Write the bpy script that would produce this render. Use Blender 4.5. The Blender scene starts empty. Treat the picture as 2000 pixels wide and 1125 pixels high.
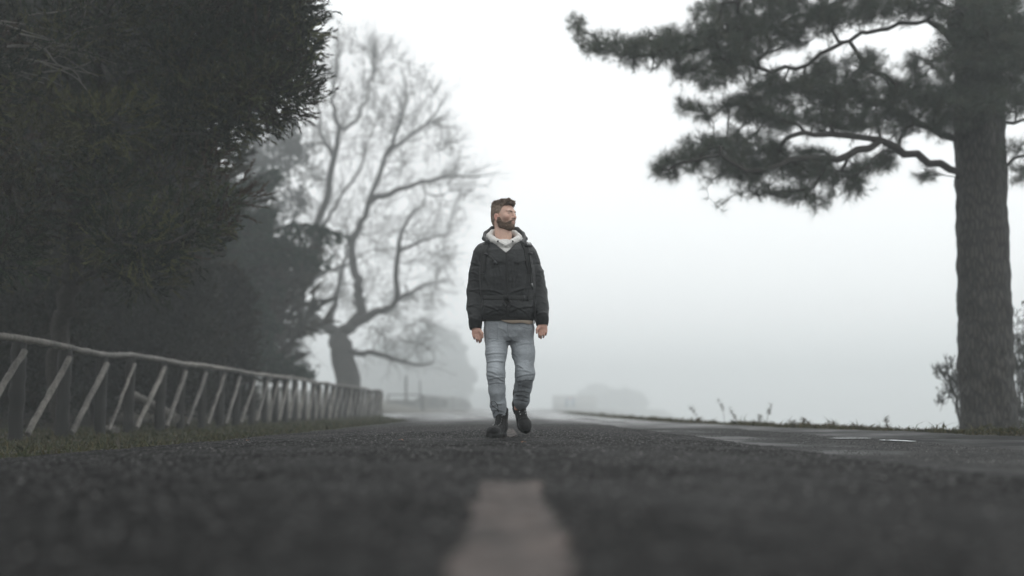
import bpy, math, random, os
import numpy as np
from mathutils import Vector, Matrix, noise
from mathutils.bvhtree import BVHTree
import openvdb

# ------------------------------------------------------------------ camera, sky, sun, exposure
sc = bpy.context.scene
C = bpy.context.collection
FPX = 2000 * 35.0 / 36.0                      # focal length in pixels of the 2000 px wide photograph
CAM = np.array([0.0, 0.0, 0.212])
PITCH, YAW = math.atan(235.5 / FPX), math.atan(17.0 / FPX)
cam_d = bpy.data.cameras.new('camera')
cam_d.lens, cam_d.sensor_width = 35.0, 36.0
cam_d.clip_start, cam_d.clip_end = 0.05, 3000.0
cam_d.dof.use_dof = True
cam_d.dof.focus_distance = 7.9
cam_d.dof.aperture_fstop = 0.8
cam = bpy.data.objects.new('camera', cam_d)
C.objects.link(cam)
cam.location = CAM
cam.rotation_euler = (math.pi / 2 + PITCH, 0, -YAW)
sc.camera = cam
RC = np.array(cam.rotation_euler.to_matrix())

world = bpy.data.worlds.new('World')
sc.world = world
world.use_nodes = True
wn, wl = world.node_tree.nodes, world.node_tree.links
bg = wn['Background']
sky = wn.new('ShaderNodeTexSky')
sky.sky_type = 'NISHITA'
sky.sun_disc = False
sky.sun_elevation, sky.sun_rotation = math.radians(52), math.radians(20)
sky.air_density, sky.dust_density, sky.ozone_density = 1.0, 6.0, 1.0
hs = wn.new('ShaderNodeHueSaturation')
hs.inputs['Saturation'].default_value = 0.12
wl.new(sky.outputs[0], hs.inputs['Color'])
mx = wn.new('ShaderNodeMix')
mx.data_type = 'RGBA'
mx.inputs['Factor'].default_value = 0.88       # an even white overcast, hardly any blue left
wl.new(hs.outputs[0], mx.inputs[6])
mx.inputs[7].default_value = (9.72, 9.95, 10.05, 1)
wl.new(mx.outputs[2], bg.inputs['Color'])
bg.inputs['Strength'].default_value = 0.136

sun_d = bpy.data.lights.new('sun', 'SUN')
sun_d.energy, sun_d.angle, sun_d.color = 0.6, math.radians(50), (1.0, 0.98, 0.95)
sun = bpy.data.objects.new('sun', sun_d)
C.objects.link(sun)
sun.rotation_euler = (math.radians(38), 0, math.radians(160))

sc.view_settings.view_transform = 'Standard'
sc.view_settings.look = 'None'
sc.view_settings.exposure = 0.0
sc.view_settings.gamma = 1.0
sc.view_settings.use_curve_mapping = False
sc.render.engine = 'CYCLES'
cy = sc.cycles
cy.use_denoising = True
cy.denoiser = 'OPENIMAGEDENOISE'
cy.max_bounces, cy.diffuse_bounces, cy.glossy_bounces, cy.volume_bounces = 6, 3, 2, 3
cy.transmission_bounces, cy.transparent_max_bounces = 4, 6
cy.use_adaptive_sampling = True
cy.adaptive_threshold = 0.02
cy.sample_clamp_indirect = 4.0
cy.caustics_reflective = cy.caustics_refractive = False

# ------------------------------------------------------------------ helpers
def W(px, py, d):
    """The point at depth d (metres down the road) that the photograph shows at pixel (px, py)."""
    r = RC @ np.array([(px - 1000.0) / FPX, -(py - 562.5) / FPX, -1.0])
    return CAM + r * (d / r[1])

def Wn(px, py, d):
    px, py, d = np.broadcast_arrays(np.asarray(px, float), np.asarray(py, float), np.asarray(d, float))
    r = np.stack([(px - 1000.0) / FPX, -(py - 562.5) / FPX, -np.ones_like(px)], -1) @ RC.T
    return CAM + r * (d / r[..., 1])[..., None]

def tag(o, label=None, cat=None, group=None, kind=None):
    for k, v in (('label', label), ('category', cat), ('group', group), ('kind', kind)):
        if v:
            o[k] = v
    return o

def mesh_np(name, V, F, smooth=False, col=None):
    """A mesh from vertex and face arrays (all faces with the same number of corners, or a list of such arrays)."""
    me = bpy.data.meshes.new(name)
    V = np.ascontiguousarray(V, np.float32)
    Fs = F if isinstance(F, list) else [F]
    Fs = [np.asarray(f, np.int32) for f in Fs if len(f)]
    loops = np.concatenate([f.ravel() for f in Fs])
    sizes = np.concatenate([np.full(len(f), f.shape[1], np.int32) for f in Fs])
    starts = np.concatenate([[0], np.cumsum(sizes)[:-1]]).astype(np.int32)
    me.vertices.add(len(V)); me.vertices.foreach_set('co', V.ravel())
    me.loops.add(len(loops)); me.loops.foreach_set('vertex_index', loops)
    me.polygons.add(len(sizes)); me.polygons.foreach_set('loop_start', starts)
    me.polygons.foreach_set('loop_total', sizes)
    if smooth:
        me.polygons.foreach_set('use_smooth', np.ones(len(sizes), bool))
    if col is not None:
        a = me.color_attributes.new('tint', 'FLOAT_COLOR', 'POINT')
        cc = np.ones((len(V), 4), np.float32); cc[:, :3] = col
        a.data.foreach_set('color', cc.ravel())
    me.update(calc_edges=True)
    return me

def link(name, me, mat, parent=None, loc=None):
    o = bpy.data.objects.new(name, me)
    C.objects.link(o)
    if mat is not None and me is not None and not me.materials:
        me.materials.append(mat)
    if parent is not None:
        o.parent = parent
    if loc is not None:
        o.location = loc
    return o

def empty(name, loc):
    o = bpy.data.objects.new(name, None)
    C.objects.link(o)
    o.location = loc
    o.empty_display_size = 0.1
    return o

class MB:
    """Collects tubes, boxes and sheets; build() links them as one mesh."""
    def __init__(s):
        s.V, s.F3, s.F4, s.n = [], [], [], 0
    def add(s, V, F):
        V = np.asarray(V, float); F = np.asarray(F, int)
        (s.F3 if F.shape[1] == 3 else s.F4).append(F + s.n)
        s.V.append(V); s.n += len(V)
    def tube(s, path, rad, n=8, caps=True, flat=1.0, up=None, bump=0.0, rng=None):
        P = np.asarray(path, float); m = len(P)
        rad = np.broadcast_to(np.asarray(rad, float), (m,))
        T = np.gradient(P, axis=0); T /= np.linalg.norm(T, axis=1)[:, None] + 1e-12
        u = np.array(up if up is not None else ([0, 0, 1] if abs(T[0][2]) < .9 else [1, 0, 0]), float)
        rows = []
        a = np.arange(n) * 2 * math.pi / n
        for i in range(m):
            u = u - T[i] * (u @ T[i]); u /= np.linalg.norm(u) + 1e-12
            v = np.cross(T[i], u)
            r = np.full(n, rad[i])
            if bump and rng is not None:
                r = r * (1 + rng.normal(0, bump, n))
            rows.append(P[i] + (np.cos(a) * r)[:, None] * u * flat + (np.sin(a) * r)[:, None] * v)
        V = np.concatenate(rows)
        i = np.arange(m - 1)[:, None] * n; j = np.arange(n)[None]; k = (j + 1) % n
        F = np.stack([i + j, i + k, i + n + k, i + n + j], -1).reshape(-1, 4)
        s.add(V, F)
        if caps:
            for e, (idx, rev) in enumerate(((0, True), (m - 1, False))):
                ring = V[idx * n:(idx + 1) * n]
                VV = np.concatenate([ring, ring.mean(0)[None]])
                FF = np.array([[q, (q + 1) % n, n] for q in range(n)])
                s.add(VV, FF[:, ::-1] if rev else FF)
        return s
    def box(s, c, size, R=None):
        c = np.asarray(c, float); h = np.asarray(size, float) / 2
        V = np.array([[x, y, z] for x in (-1, 1) for y in (-1, 1) for z in (-1, 1)]) * h
        if R is not None:
            V = V @ np.asarray(R).T
        s.add(V + c, [[0, 1, 3, 2], [4, 6, 7, 5], [0, 4, 5, 1], [2, 3, 7, 6], [0, 2, 6, 4], [1, 5, 7, 3]])
        return s
    def mesh(s, name, origin=(0, 0, 0), smooth=True, col=None):
        V = np.concatenate(s.V) - np.asarray(origin)
        F = []
        if s.F3: F.append(np.concatenate(s.F3))
        if s.F4: F.append(np.concatenate(s.F4))
        return mesh_np(name, V, F, smooth, col)
    def build(s, name, mat, parent=None, origin=(0, 0, 0), smooth=True, loc=None):
        return link(name, s.mesh(name, origin, smooth), mat, parent, loc)

def spline(pts, n):
    """Catmull-Rom through the points, n samples."""
    P = np.asarray(pts, float)
    if len(P) == 2:
        t = np.linspace(0, 1, n)[:, None]
        return P[0] * (1 - t) + P[1] * t
    Q = np.concatenate([[2 * P[0] - P[1]], P, [2 * P[-1] - P[-2]]])
    t = np.linspace(0, len(P) - 1 - 1e-9, n); i = t.astype(int); f = (t - i)[:, None]
    a, b, c, d = Q[i], Q[i + 1], Q[i + 2], Q[i + 3]
    return .5 * (2 * b + (c - a) * f + (2 * a - 5 * b + 4 * c - d) * f ** 2 + (3 * b - a - 3 * c + d) * f ** 3)

# ------------------------------------------------------------------ materials
class NT:
    def __init__(s, name):
        s.m = bpy.data.materials.new(name); s.m.use_nodes = True
        s.t = s.m.node_tree; s.N, s.L = s.t.nodes, s.t.links
        s.b = s.N['Principled BSDF']; s.out = s.N['Material Output']
    def n(s, typ, **kw):
        q = s.N.new(typ)
        for k, v in kw.items():
            if hasattr(q, k): setattr(q, k, v)
            else: q.inputs[k.replace('_', ' ')].default_value = v
        return q
    def l(s, a, b): s.L.new(a, b)
    def coord(s, scale=(1, 1, 1), kind='Object'):
        c = s.n('ShaderNodeTexCoord'); m = s.n('ShaderNodeMapping')
        m.inputs['Scale'].default_value = scale
        s.l(c.outputs[kind], m.inputs[0]); return m.outputs[0]
    def noise(s, vec, scale, detail=4, rough=.55):
        q = s.n('ShaderNodeTexNoise'); q.inputs['Scale'].default_value = scale
        q.inputs['Detail'].default_value = detail; q.inputs['Roughness'].default_value = rough
        if vec is not None: s.l(vec, q.inputs['Vector'])
        return q.outputs[0]
    def ramp(s, fac, stops):
        q = s.n('ShaderNodeValToRGB'); e = q.color_ramp.elements
        while len(e) < len(stops): e.new(.5)
        for el, (p, c) in zip(e, stops):
            el.position = p; el.color = (*c, 1) if len(c) == 3 else c
        s.l(fac, q.inputs[0]); return q.outputs[0]
    def mix(s, fac, a, b, mode='MIX'):
        q = s.n('ShaderNodeMix'); q.data_type = 'RGBA'; q.blend_type = mode
        for v, i in ((fac, 0), (a, 6), (b, 7)):
            if hasattr(v, 'links') or hasattr(v, 'is_linked'): s.l(v, q.inputs[i])
            else: q.inputs[i].default_value = (*v, 1) if isinstance(v, tuple) else v
        return q.outputs[2]
    def bump(s, h, strength=.5, dist=.01, normal=None):
        q = s.n('ShaderNodeBump'); q.inputs['Strength'].default_value = strength
        q.inputs['Distance'].default_value = dist
        s.l(h, q.inputs['Height'])
        if normal is not None: s.l(normal, q.inputs['Normal'])
        s.l(q.outputs[0], s.b.inputs['Normal']); return q.outputs[0]
    def set(s, **kw):
        for k, v in kw.items():
            i = s.b.inputs[k.replace('_', ' ')]
            if hasattr(v, 'is_linked'): s.l(v, i)
            else: i.default_value = (*v, 1) if isinstance(v, tuple) and len(v) == 3 else v
        return s.m

def plain(name, c1, c2, scale, rough=.7, bump=.3, dist=.004, spec=.3, stretch=(1, 1, 1), detail=5):
    t = NT(name); v = t.coord(stretch)
    f = t.noise(v, scale, detail)
    t.set(Base_Color=t.ramp(f, [(.3, c1), (.7, c2)]), Roughness=rough)
    t.b.inputs['Specular IOR Level'].default_value = spec
    if bump: t.bump(t.noise(v, scale * 3, 4), bump, dist)
    return t.m

M = {}
def leaf_mat(name, trans=.2, rough=.55, spec=.25):
    t = NT(name)
    a = t.n('ShaderNodeAttribute'); a.attribute_name = 'tint'
    t.set(Base_Color=a.outputs['Color'], Roughness=rough)
    t.b.inputs['Specular IOR Level'].default_value = spec
    tr = t.n('ShaderNodeBsdfTranslucent'); t.l(a.outputs['Color'], tr.inputs[0])
    ms = t.n('ShaderNodeMixShader'); ms.inputs[0].default_value = trans
    t.l(t.b.outputs[0], ms.inputs[1]); t.l(tr.outputs[0], ms.inputs[2]); t.l(ms.outputs[0], t.out.inputs[0])
    return t.m
M['leaf'] = leaf_mat('foliage')
M['grass'] = leaf_mat('grass_blades', .3, .5, .3)
M['twig'] = plain('bark_of_twigs', (.018, .016, .014), (.05, .045, .04), 30, .8, .4)
M['bare_bark'] = plain('bare_tree_bark', (.018, .017, .015), (.045, .042, .036), 9, .85, .6, .02, stretch=(1, 1, .3))

def asphalt(name, dark, light, wet_lo, wet_hi, bump=.55, spec=.035, wet_from=10.5):
    t = NT(name); v = t.coord()
    fine = t.n('ShaderNodeTexVoronoi'); fine.inputs['Scale'].default_value = 48; t.l(v, fine.inputs['Vector'])
    sp = t.noise(v, 95, 3, .7)
    big = t.noise(v, .8, 5, .6); mid = t.noise(v, 4.5, 5, .65)
    base = t.ramp(sp, [(.32, dark), (.62, light)])
    stones = t.ramp(fine.outputs['Distance'], [(.08, (1.9, 1.9, 1.88)), (.5, (.5, .5, .5))])
    base = t.mix(1.0, base, stones, 'MULTIPLY')
    patch = t.ramp(t.mix(.5, big, mid), [(.38, (.72, .73, .74)), (.6, (1.15, 1.14, 1.12))])
    base = t.mix(1.0, base, patch, 'MULTIPLY')
    r = t.n('ShaderNodeMapRange'); r.inputs[1].default_value, r.inputs[2].default_value = .38, .62
    r.inputs[3].default_value, r.inputs[4].default_value = wet_lo, wet_hi
    t.l(big, r.inputs[0])
    # standing damp farther down the road: a film of water, broken up by the noise
    sx = t.n('ShaderNodeSeparateXYZ'); t.l(v, sx.inputs[0])
    wr = t.n('ShaderNodeMapRange'); wr.interpolation_type = 'SMOOTHSTEP'
    wr.inputs[1].default_value, wr.inputs[2].default_value = wet_from, wet_from * 2.6
    t.l(sx.outputs[1], wr.inputs[0])
    wm = t.n('ShaderNodeMath'); wm.operation = 'MULTIPLY'; t.l(wr.outputs[0], wm.inputs[0])
    t.l(t.ramp(t.noise(t.coord((1, .12, 1)), 1.1, 4), [(.30, (.15, .15, .15)), (.56, (1, 1, 1))]), wm.inputs[1])
    def lerp(a, b):
        q = t.n('ShaderNodeMix'); t.l(wm.outputs[0], q.inputs[0])
        if hasattr(a, 'is_linked'): t.l(a, q.inputs[2])
        else: q.inputs[2].default_value = a
        q.inputs[3].default_value = b; return q.outputs[0]
    t.set(Base_Color=base, Roughness=lerp(r.outputs[0], .16))
    t.l(lerp(spec, .35), t.b.inputs['Specular IOR Level'])
    h = t.mix(.5, fine.outputs['Distance'], sp)
    nb_ = t.bump(h, bump, .006)
    t.l(lerp(bump, .02), nb_.node.inputs['Strength'])
    return t.m
def stone_mat():
    t = NT('road_chippings'); a = t.n('ShaderNodeAttribute'); a.attribute_name = 'tint'
    t.set(Base_Color=a.outputs['Color'], Roughness=.6); t.b.inputs['Specular IOR Level'].default_value = .25
    return t.m
M['stone'] = stone_mat()
M['asphalt'] = asphalt('asphalt', (.0055, .0058, .0061), (.018, .018, .0177), .55, .85)
M['layby'] = asphalt('wet_old_asphalt', (.007, .0074, .0078), (.022, .022, .022), .4, .75, .4, .07, 11.0)
def paint():
    t = NT('worn_road_paint'); v = t.coord()
    f = t.noise(v, 55, 5, .7); g = t.noise(v, 5, 5, .65)
    k = t.ramp(t.mix(.6, f, g), [(.36, (.012, .0115, .011)), (.52, (.06, .049, .045)), (.68, (.15, .119, .107))])
    t.set(Base_Color=k, Roughness=.7); t.b.inputs['Specular IOR Level'].default_value = .15
    t.bump(t.noise(v, 140, 3), .5, .004)
    return t.m
M['paint'] = paint()
M['soil'] = plain('damp_soil', (.022, .020, .014), (.055, .048, .030), 2.5, .9, .6, .03)
def water():
    t = NT('puddle_water'); v = t.coord()
    t.set(Base_Color=(.01, .011, .012), Roughness=.03)
    t.bump(t.noise(v, 6, 2), .03, .01); return t.m
M['water'] = water()
def logwood(name, c1, c2):
    t = NT(name); v = t.coord((18, 18, 2.2)); w = t.coord()
    oi = t.n('ShaderNodeObjectInfo')
    f = t.mix(.5, t.noise(v, 1.6, 6, .65), t.noise(w, 3.0, 4))
    c = t.ramp(f, [(.33, c1), (.62, c2)])
    var = t.ramp(oi.outputs['Random'], [(0, (.75, .75, .75)), (1, (1.15, 1.13, 1.1))])
    t.set(Base_Color=t.mix(1.0, c, var, 'MULTIPLY'), Roughness=.62)
    t.b.inputs['Specular IOR Level'].default_value = .35
    t.bump(f, .8, .012); return t.m
M['rail'] = logwood('lit_wet_grey_log', (.022, .021, .019), (.21, .20, .182))  # light on the tops of rails and braces put into the pale tone
M['post'] = logwood('shaded_wet_post', (.006, .0057, .005), (.022, .020, .018))  # same wood, with the posts' unlit side put into the colour
def bark():
    t = NT('pine_bark'); v = t.coord((13, 13, 3.2))
    f = t.n('ShaderNodeTexVoronoi'); f.inputs['Scale'].default_value = 1.7; f.feature = 'DISTANCE_TO_EDGE'
    wv = t.mix(.22, v, t.noise(v, 1.1, 4)); t.l(wv, f.inputs['Vector'])
    n2 = t.noise(v, 3.5, 6, .7)
    k = t.mix(.55, t.ramp(f.outputs[0], [(0, (0, 0, 0)), (.25, (1, 1, 1))]), n2)
    t.set(Base_Color=t.ramp(k, [(.2, (.005, .0045, .004)), (.5, (.020, .0175, .015)), (.8, (.065, .057, .05))]), Roughness=.8)
    t.bump(k, .9, .03); return t.m
M['bark'] = bark()
# ------------------------------------------------------------------ the setting: ground, road, lay-by
FOG = 0.0047
RNG = np.random.default_rng(7)
def smooth_noise(shape, k, rng):
    a = rng.normal(0, 1, shape)
    for ax in (0, 1):
        for _ in range(2):
            s = np.zeros_like(a)
            for d in range(-k, k + 1):
                s += np.roll(a, d, ax)
            a = s / (2 * k + 1)
    return a / a.std()

def x_left(y):    # edge of the asphalt against the grass verge, then the turn-off to the gate
    return np.interp(y, [0, 4, 6.3, 8.3, 12, 19.4, 24, 34, 46, 58, 66, 74, 400], [-4.3, -3.9, -3.25, -2.45, -2.15, -1.95, -2.05, -3.6, -5.7, -7.5, -6.5, -3.0, -2.6])
def x_right(y):   # where the lay-by ends and the far verge begins
    return np.interp(y, [0, 9.4, 11.7, 14.2, 20, 25, 40, 60, 100, 700], [5.2, 4.9, 4.7, 4.0, 3.2, 3.1, 3.1, 3.6, 5, 5])
def x_lane(y):    # right-hand edge of the newer asphalt
    return 1.62 + .05 * np.sin(y * .9) + .03 * np.sin(y * 2.3 + 1) + np.interp(y, [0, 6, 9, 20, 60], [.45, .2, 0, -.15, -.1])
def road_z(x):
    return np.maximum(-.10, -.010 * x * x)

def fbm2(x, y, s, seed=0):
    r = np.random.default_rng(seed); o = 0
    for k in range(5):
        a = r.uniform(0, 6.28); b = r.uniform(0, 6.28); f = s * 1.7 ** k
        o = o + (.6 ** k) * np.sin(f * (x * math.cos(a) + y * math.sin(a)) + b) * np.sin(f * .83 * (x * math.sin(a) - y * math.cos(a)) + 2 * b)
    return o

def ground_z(x, y):
    xl, xr = x_left(y), x_right(y)
    left = np.interp(x, [-500, -60, -25, -12, -8, -6.2, -5, 0], [9, 6, 2.2, .35, -.05, -.15, -.155, -.155])
    left = left + np.where(x < -6.5, .25 * fbm2(x, y, .35, 3) * np.clip((-6.5 - x) / 4, 0, 1), 0)
    q = x - xr
    width = np.interp(y, [0, 16, 25, 100, 200, 330, 420, 500, 640], [1.9, 2.6, 2.0, 2.5, 6, 30, 42, 75, 95])
    right = np.where(q < width, -.062 - .035 * np.clip(q - .3, 0, 3) + .02 * fbm2(x, y, 1.3, 5) * (q > .1), -.062 - .035 * np.clip(width - .3, 0, 3) - .55 * (q - width) - .01 * (q - width) ** 2)
    right = np.maximum(right, -13 + 1.2 * fbm2(x, y, .03, 9))
    mid = -.155
    z = np.where(x < xl + .02, left, np.where(x > xr - .12, right, mid))
    return z + .008 * fbm2(x, y, 3.1, 4)

# the ground: one sheet, fine near the road and coarse far away
gx = np.concatenate([-np.geomspace(9, 520, 40)[::-1], np.linspace(-8.8, 10, 150), np.geomspace(10.2, 560, 60)])
gy = np.concatenate([[-60, -25, -10, -4], np.linspace(-1, 30, 130), np.geomspace(30.4, 640, 90)])
X, Y = np.meshgrid(gx, gy)
Z = ground_z(X, Y)
nx, ny = len(gx), len(gy)
def grid_faces(nx, ny):
    i = np.arange(ny - 1)[:, None] * nx + np.arange(nx - 1)[None]
    return np.stack([i, i + 1, i + nx + 1, i + nx], -1).reshape(-1, 4)
tag(link('ground', mesh_np('ground', np.stack([X, Y, Z], -1).reshape(-1, 3), grid_faces(nx, ny), True), M['soil']), kind='structure')

# the road: real relief of the aggregate near the camera
ry = np.concatenate([np.arange(-1.0, .8, .1), np.arange(.8, 3.2, .05), np.arange(3.2, 11.5, .036), np.geomspace(11.54, 420, 200)])
rs = np.linspace(0, 1, 210)
S, RY = np.meshgrid(rs, ry)
xl = x_left(RY) + .05 * np.sin(RY * 3.1) + .035 * np.sin(RY * 7.7 + 1) + .02 * np.sin(RY * 17)
RX = xl + (x_lane(RY) - xl) * S
GR = np.clip(RNG.normal(0, .0024, S.shape), -.004, .006) + smooth_noise(S.shape, 1, RNG) * .0022 + smooth_noise(S.shape, 5, RNG) * .0009 + smooth_noise(S.shape, 24, RNG) * .0012
RZ = road_z(RX) + GR * np.clip(RY / 2, .3, 1) * np.interp(RY, [10, 19], [1, .03])
edge = np.minimum(S, 1 - S)
RZ = RZ - np.clip(.012 - edge, 0, 1) * 5.0          # the edges of the mat roll down to the shoulder
tag(link('road', mesh_np('road', np.stack([RX, RY, RZ], -1).reshape(-1, 3), grid_faces(len(rs), len(ry)), True), M['asphalt']), kind='structure')
def road_at(x, y):
    j = np.clip(np.searchsorted(ry, y), 0, len(ry) - 1)
    s = (x - RX[j, 0]) / (RX[j, -1] - RX[j, 0]); i = np.clip((s * (len(rs) - 1)).round().astype(int), 0, len(rs) - 1)
    return RZ[j, i]

# chippings that stand proud of the asphalt where the picture is sharp enough to tell the grain
rs_ = np.random.default_rng(17); nst = 72000
sy = .85 + 13.0 * rs_.uniform(0, 1, nst) ** 1.05
sx = x_left(sy) + .05 + rs_.uniform(0, 1, nst) * (np.minimum(x_lane(sy) + 1.6, x_right(sy) - .1) - x_left(sy))
lane = sx < x_lane(sy) - .05
sz = np.where(lane, road_at(sx, sy), -.058) + .0005
w_ = rs_.uniform(.006, .0105, nst); h_ = rs_.uniform(.0025, .0062, nst); an = rs_.uniform(0, 6.28, nst)
cor = []
for k in range(4):
    a = an + k * 1.5708 + rs_.normal(0, .25, nst); r = w_ * rs_.uniform(.7, 1.25, nst)
    cor.append(np.stack([sx + np.cos(a) * r, sy + np.sin(a) * r, sz - .002], -1))
cor.append(np.stack([sx + rs_.normal(0, .002, nst), sy + rs_.normal(0, .002, nst), sz + h_], -1))
SV = np.stack(cor, 1).reshape(-1, 3); SF = (np.arange(nst)[:, None, None] * 5 + np.array([[0, 1, 4], [1, 2, 4], [2, 3, 4], [3, 0, 4]])[None]).reshape(-1, 3)
g_ = np.clip(rs_.lognormal(-4.1, .8, nst), .006, .13)[:, None] * np.array([[1, .985, .96]]) * np.ones((nst, 3))
o = link('chippings', mesh_np('chippings', SV, SF, False, np.repeat(g_, 5, 0)), M['stone'], bpy.data.objects['road'])
o['kind'] = 'stuff'

# centre-line dashes: thin coats of paint that follow the road's relief
road_obj = bpy.data.objects['road']
for k, (y0, y1) in enumerate(((.3, 2.93), (7.42, 10.4), (14.9, 17.9), (22.4, 25.4), (29.9, 32.9), (37.4, 40.4))):
    ys = np.arange(y0, y1, .02); xs = np.linspace(-.06, .10, 16)
    DX, DY = np.meshgrid(xs, ys); DX = DX - .02 + np.clip(.0065 * DY, 0, .025)
    wob = 1 + .05 * np.sin(DY * 23 + k) + .05 * np.sin(DY * 61 + k * 2)
    DX = DX * wob
    rag = [np.convolve(RNG.normal(0, .008, len(ys) + 4), np.ones(5) / 3, 'valid')[:, None] for _ in range(2)]
    side_ = (DX - DX.mean(1, keepdims=True)) / .08; DX = DX + np.where(side_ > 0, side_ ** 4 * rag[0], side_ ** 4 * rag[1])
    endw = .012 * np.sin(DX * 190 + k)
    DY = DY + np.where(DY > y1 - .05, endw, 0) - np.where(DY < y0 + .05, endw, 0)
    DZ = road_at(DX, DY) + .004
    me = mesh_np('centre_dash', np.stack([DX, DY, DZ], -1).reshape(-1, 3), grid_faces(len(xs), len(ys)), True)
    link('centre_dash', me, M['paint'], road_obj)

# the lay-by of older wet asphalt between the lane and the right verge
ly = np.concatenate([np.arange(-1, 14, .05), np.geomspace(14.05, 420, 160)])
ls = np.linspace(0, 1, 90)
S2, LY = np.meshgrid(ls, ly)
x0, x1 = x_lane(LY) - .12, x_right(LY) + .05 * np.sin(LY * 2.9) + .04 * np.sin(LY * 6.1)
LX = x0 + (x1 - x0) * S2
LZ = -.052 + (RNG.normal(0, .0016, S2.shape) + smooth_noise(S2.shape, 2, RNG) * .0018 + smooth_noise(S2.shape, 9, RNG) * .0025) * np.interp(LY, [10, 20], [1, .05]) - .012 * np.sin(np.clip(S2, 0, 1) * 3.14)
tag(link('lay_by', mesh_np('lay_by', np.stack([LX, LY, LZ], -1).reshape(-1, 3), grid_faces(len(ls), len(ly)), True), M['layby']), kind='structure')

def puddle(cx, cy, rx, ry_, z, seed):
    r = np.random.default_rng(seed); n = 40
    a = np.arange(n) * 2 * math.pi / n
    k = 1 + .22 * np.sin(2 * a + r.uniform(0, 6)) + .14 * np.sin(3 * a + r.uniform(0, 6)) + .09 * np.sin(7 * a + r.uniform(0, 6))
    V = np.stack([rx * k * np.cos(a), ry_ * k * np.sin(a), 0 * a], -1)
    V = np.concatenate([V, [[0, 0, 0]]])
    F = np.array([[i, (i + 1) % n, n] for i in range(n)])
    o = link('puddle', mesh_np('puddle', V, F), M['water'], None, (cx, cy, z))
    tag(o, kind='structure')
puddle(3.28, 8.35, .085, .22, -.0505, 1)
puddle(3.10, 9.0, .15, .10, -.0505, 2)
puddle(2.35, 21.5, .25, .9, -.050, 8)
puddle(-3.1, 5.2, .45, .35, road_z(-3.1) + .006, 7)

# ------------------------------------------------------------------ foliage tools
def unit(v):
    return v / (np.linalg.norm(v, axis=-1, keepdims=True) + 1e-12)

def tufts(pos, dirs, K, stem, leaf, width, spread, cols, rng, droop=0.0, lvar=.25):
    """K leaves or needles on each sprig: sprigs start at pos, run along dirs. Returns vertices, triangles, tints."""
    n = len(pos)
    d = unit(dirs)
    t = rng.uniform(0, 1, (n, K, 1)) * np.asarray(stem).reshape(-1, 1, 1)
    base = pos[:, None] + d[:, None] * t
    q = unit(rng.normal(0, 1, (n, K, 3)))
    q = q - d[:, None] * (q * d[:, None]).sum(-1, keepdims=True)
    ld = unit(d[:, None] + unit(q) * spread * rng.uniform(.5, 1.3, (n, K, 1)))
    ld[..., 2] -= droop
    ld = unit(ld)
    L = leaf * (1 + rng.normal(0, lvar, (n, K, 1)))
    side = unit(np.cross(ld, unit(rng.normal(0, 1, (n, K, 3)))))
    tip = base + ld * L
    V = np.stack([base + side * width / 2, tip, base - side * width / 2], 2).reshape(-1, 3)
    F = np.arange(n * K)[:, None] * 3 + np.array([[0, 1, 2]])
    c = np.repeat(cols[:, None], K, 1) * rng.uniform(.8, 1.2, (n, K, 1))
    return V, F, np.repeat(c.reshape(-1, 3), 3, 0)

def grow(seeds, tips, step, rng, wig=.1, back=.5, curve=.45, align=0.0, seed_r=None):
    """Greedy branching: seeds are limb polylines, every tip is reached by a twig from the nearest branch."""
    cap = 400 + sum(60 for _ in seeds) * 4 + len(tips) * 14 + 4000
    P = np.zeros((cap, 3)); par = np.full(cap, -1, int); n = 0
    sd = np.zeros(cap, bool); D = np.zeros((cap, 3)); rmin = np.zeros(cap)
    for k, poly in enumerate(seeds):
        poly = np.asarray(poly, float)
        L = np.linalg.norm(np.diff(poly, axis=0), axis=1).sum()
        pts = spline(poly, max(3, int(L / step) + 1))
        pts[1:-1] += rng.normal(0, wig * step, (len(pts) - 2, 3))
        last = -1
        if n:
            last = int(np.argmin(((P[:n] - pts[0]) ** 2).sum(1))); pts = pts[1:]
        for e, p in enumerate(pts):
            P[n] = p; par[n] = last; sd[n] = True
            D[n] = unit(p - P[last]) if last >= 0 else (0, 0, 1)
            if seed_r is not None: rmin[n] = seed_r[k][0] + (seed_r[k][1] - seed_r[k][0]) * e / max(1, len(pts) - 1)
            last = n; n += 1
    ns = n
    if len(tips):
        tips = np.asarray(tips)
        dist = np.sqrt(((tips[:, None] - P[None, :ns:3]) ** 2).sum(-1)).min(1)
        tips = tips[np.argsort(dist + rng.uniform(0, .3, len(dist)) * dist.max() * .3)]
    ends = []
    for t in tips:
        v = t - P[:n]; dd = np.sqrt((v ** 2).sum(1)) + 1e-9
        if align: cost = dd * (1 + align * (1 - (v * D[:n]).sum(1) / dd)); i = int(cost.argmin())
        else: i = int(dd.argmin())
        d = dd[i]
        for _ in range(int(d / step * back)):
            if par[i] > 0 and not (sd[i] and not sd[par[i]]): i = par[i]
        d = np.linalg.norm(t - P[i])
        if d < step * .3: continue
        dirn = unit(P[i] - P[par[i]]) if par[i] >= 0 else np.array([0, 0, 1.])
        ctl = P[i] + dirn * d * curve + rng.normal(0, .06 * d, 3)
        m = min(12, max(2, int(d / step) + 1)); last = i
        for u in np.linspace(0, 1, m + 1)[1:]:
            p = (1 - u) ** 2 * P[i] + 2 * u * (1 - u) * ctl + u * u * t
            if u < 1: p = p + rng.normal(0, wig * step, 3)
            if n >= cap: break
            P[n] = p; par[n] = last; D[n] = unit(p - P[last]); last = n; n += 1
        ends.append(last)
    grow.rmin = rmin[:n]
    return P[:n], par[:n], np.array(ends, int), ns

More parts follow.
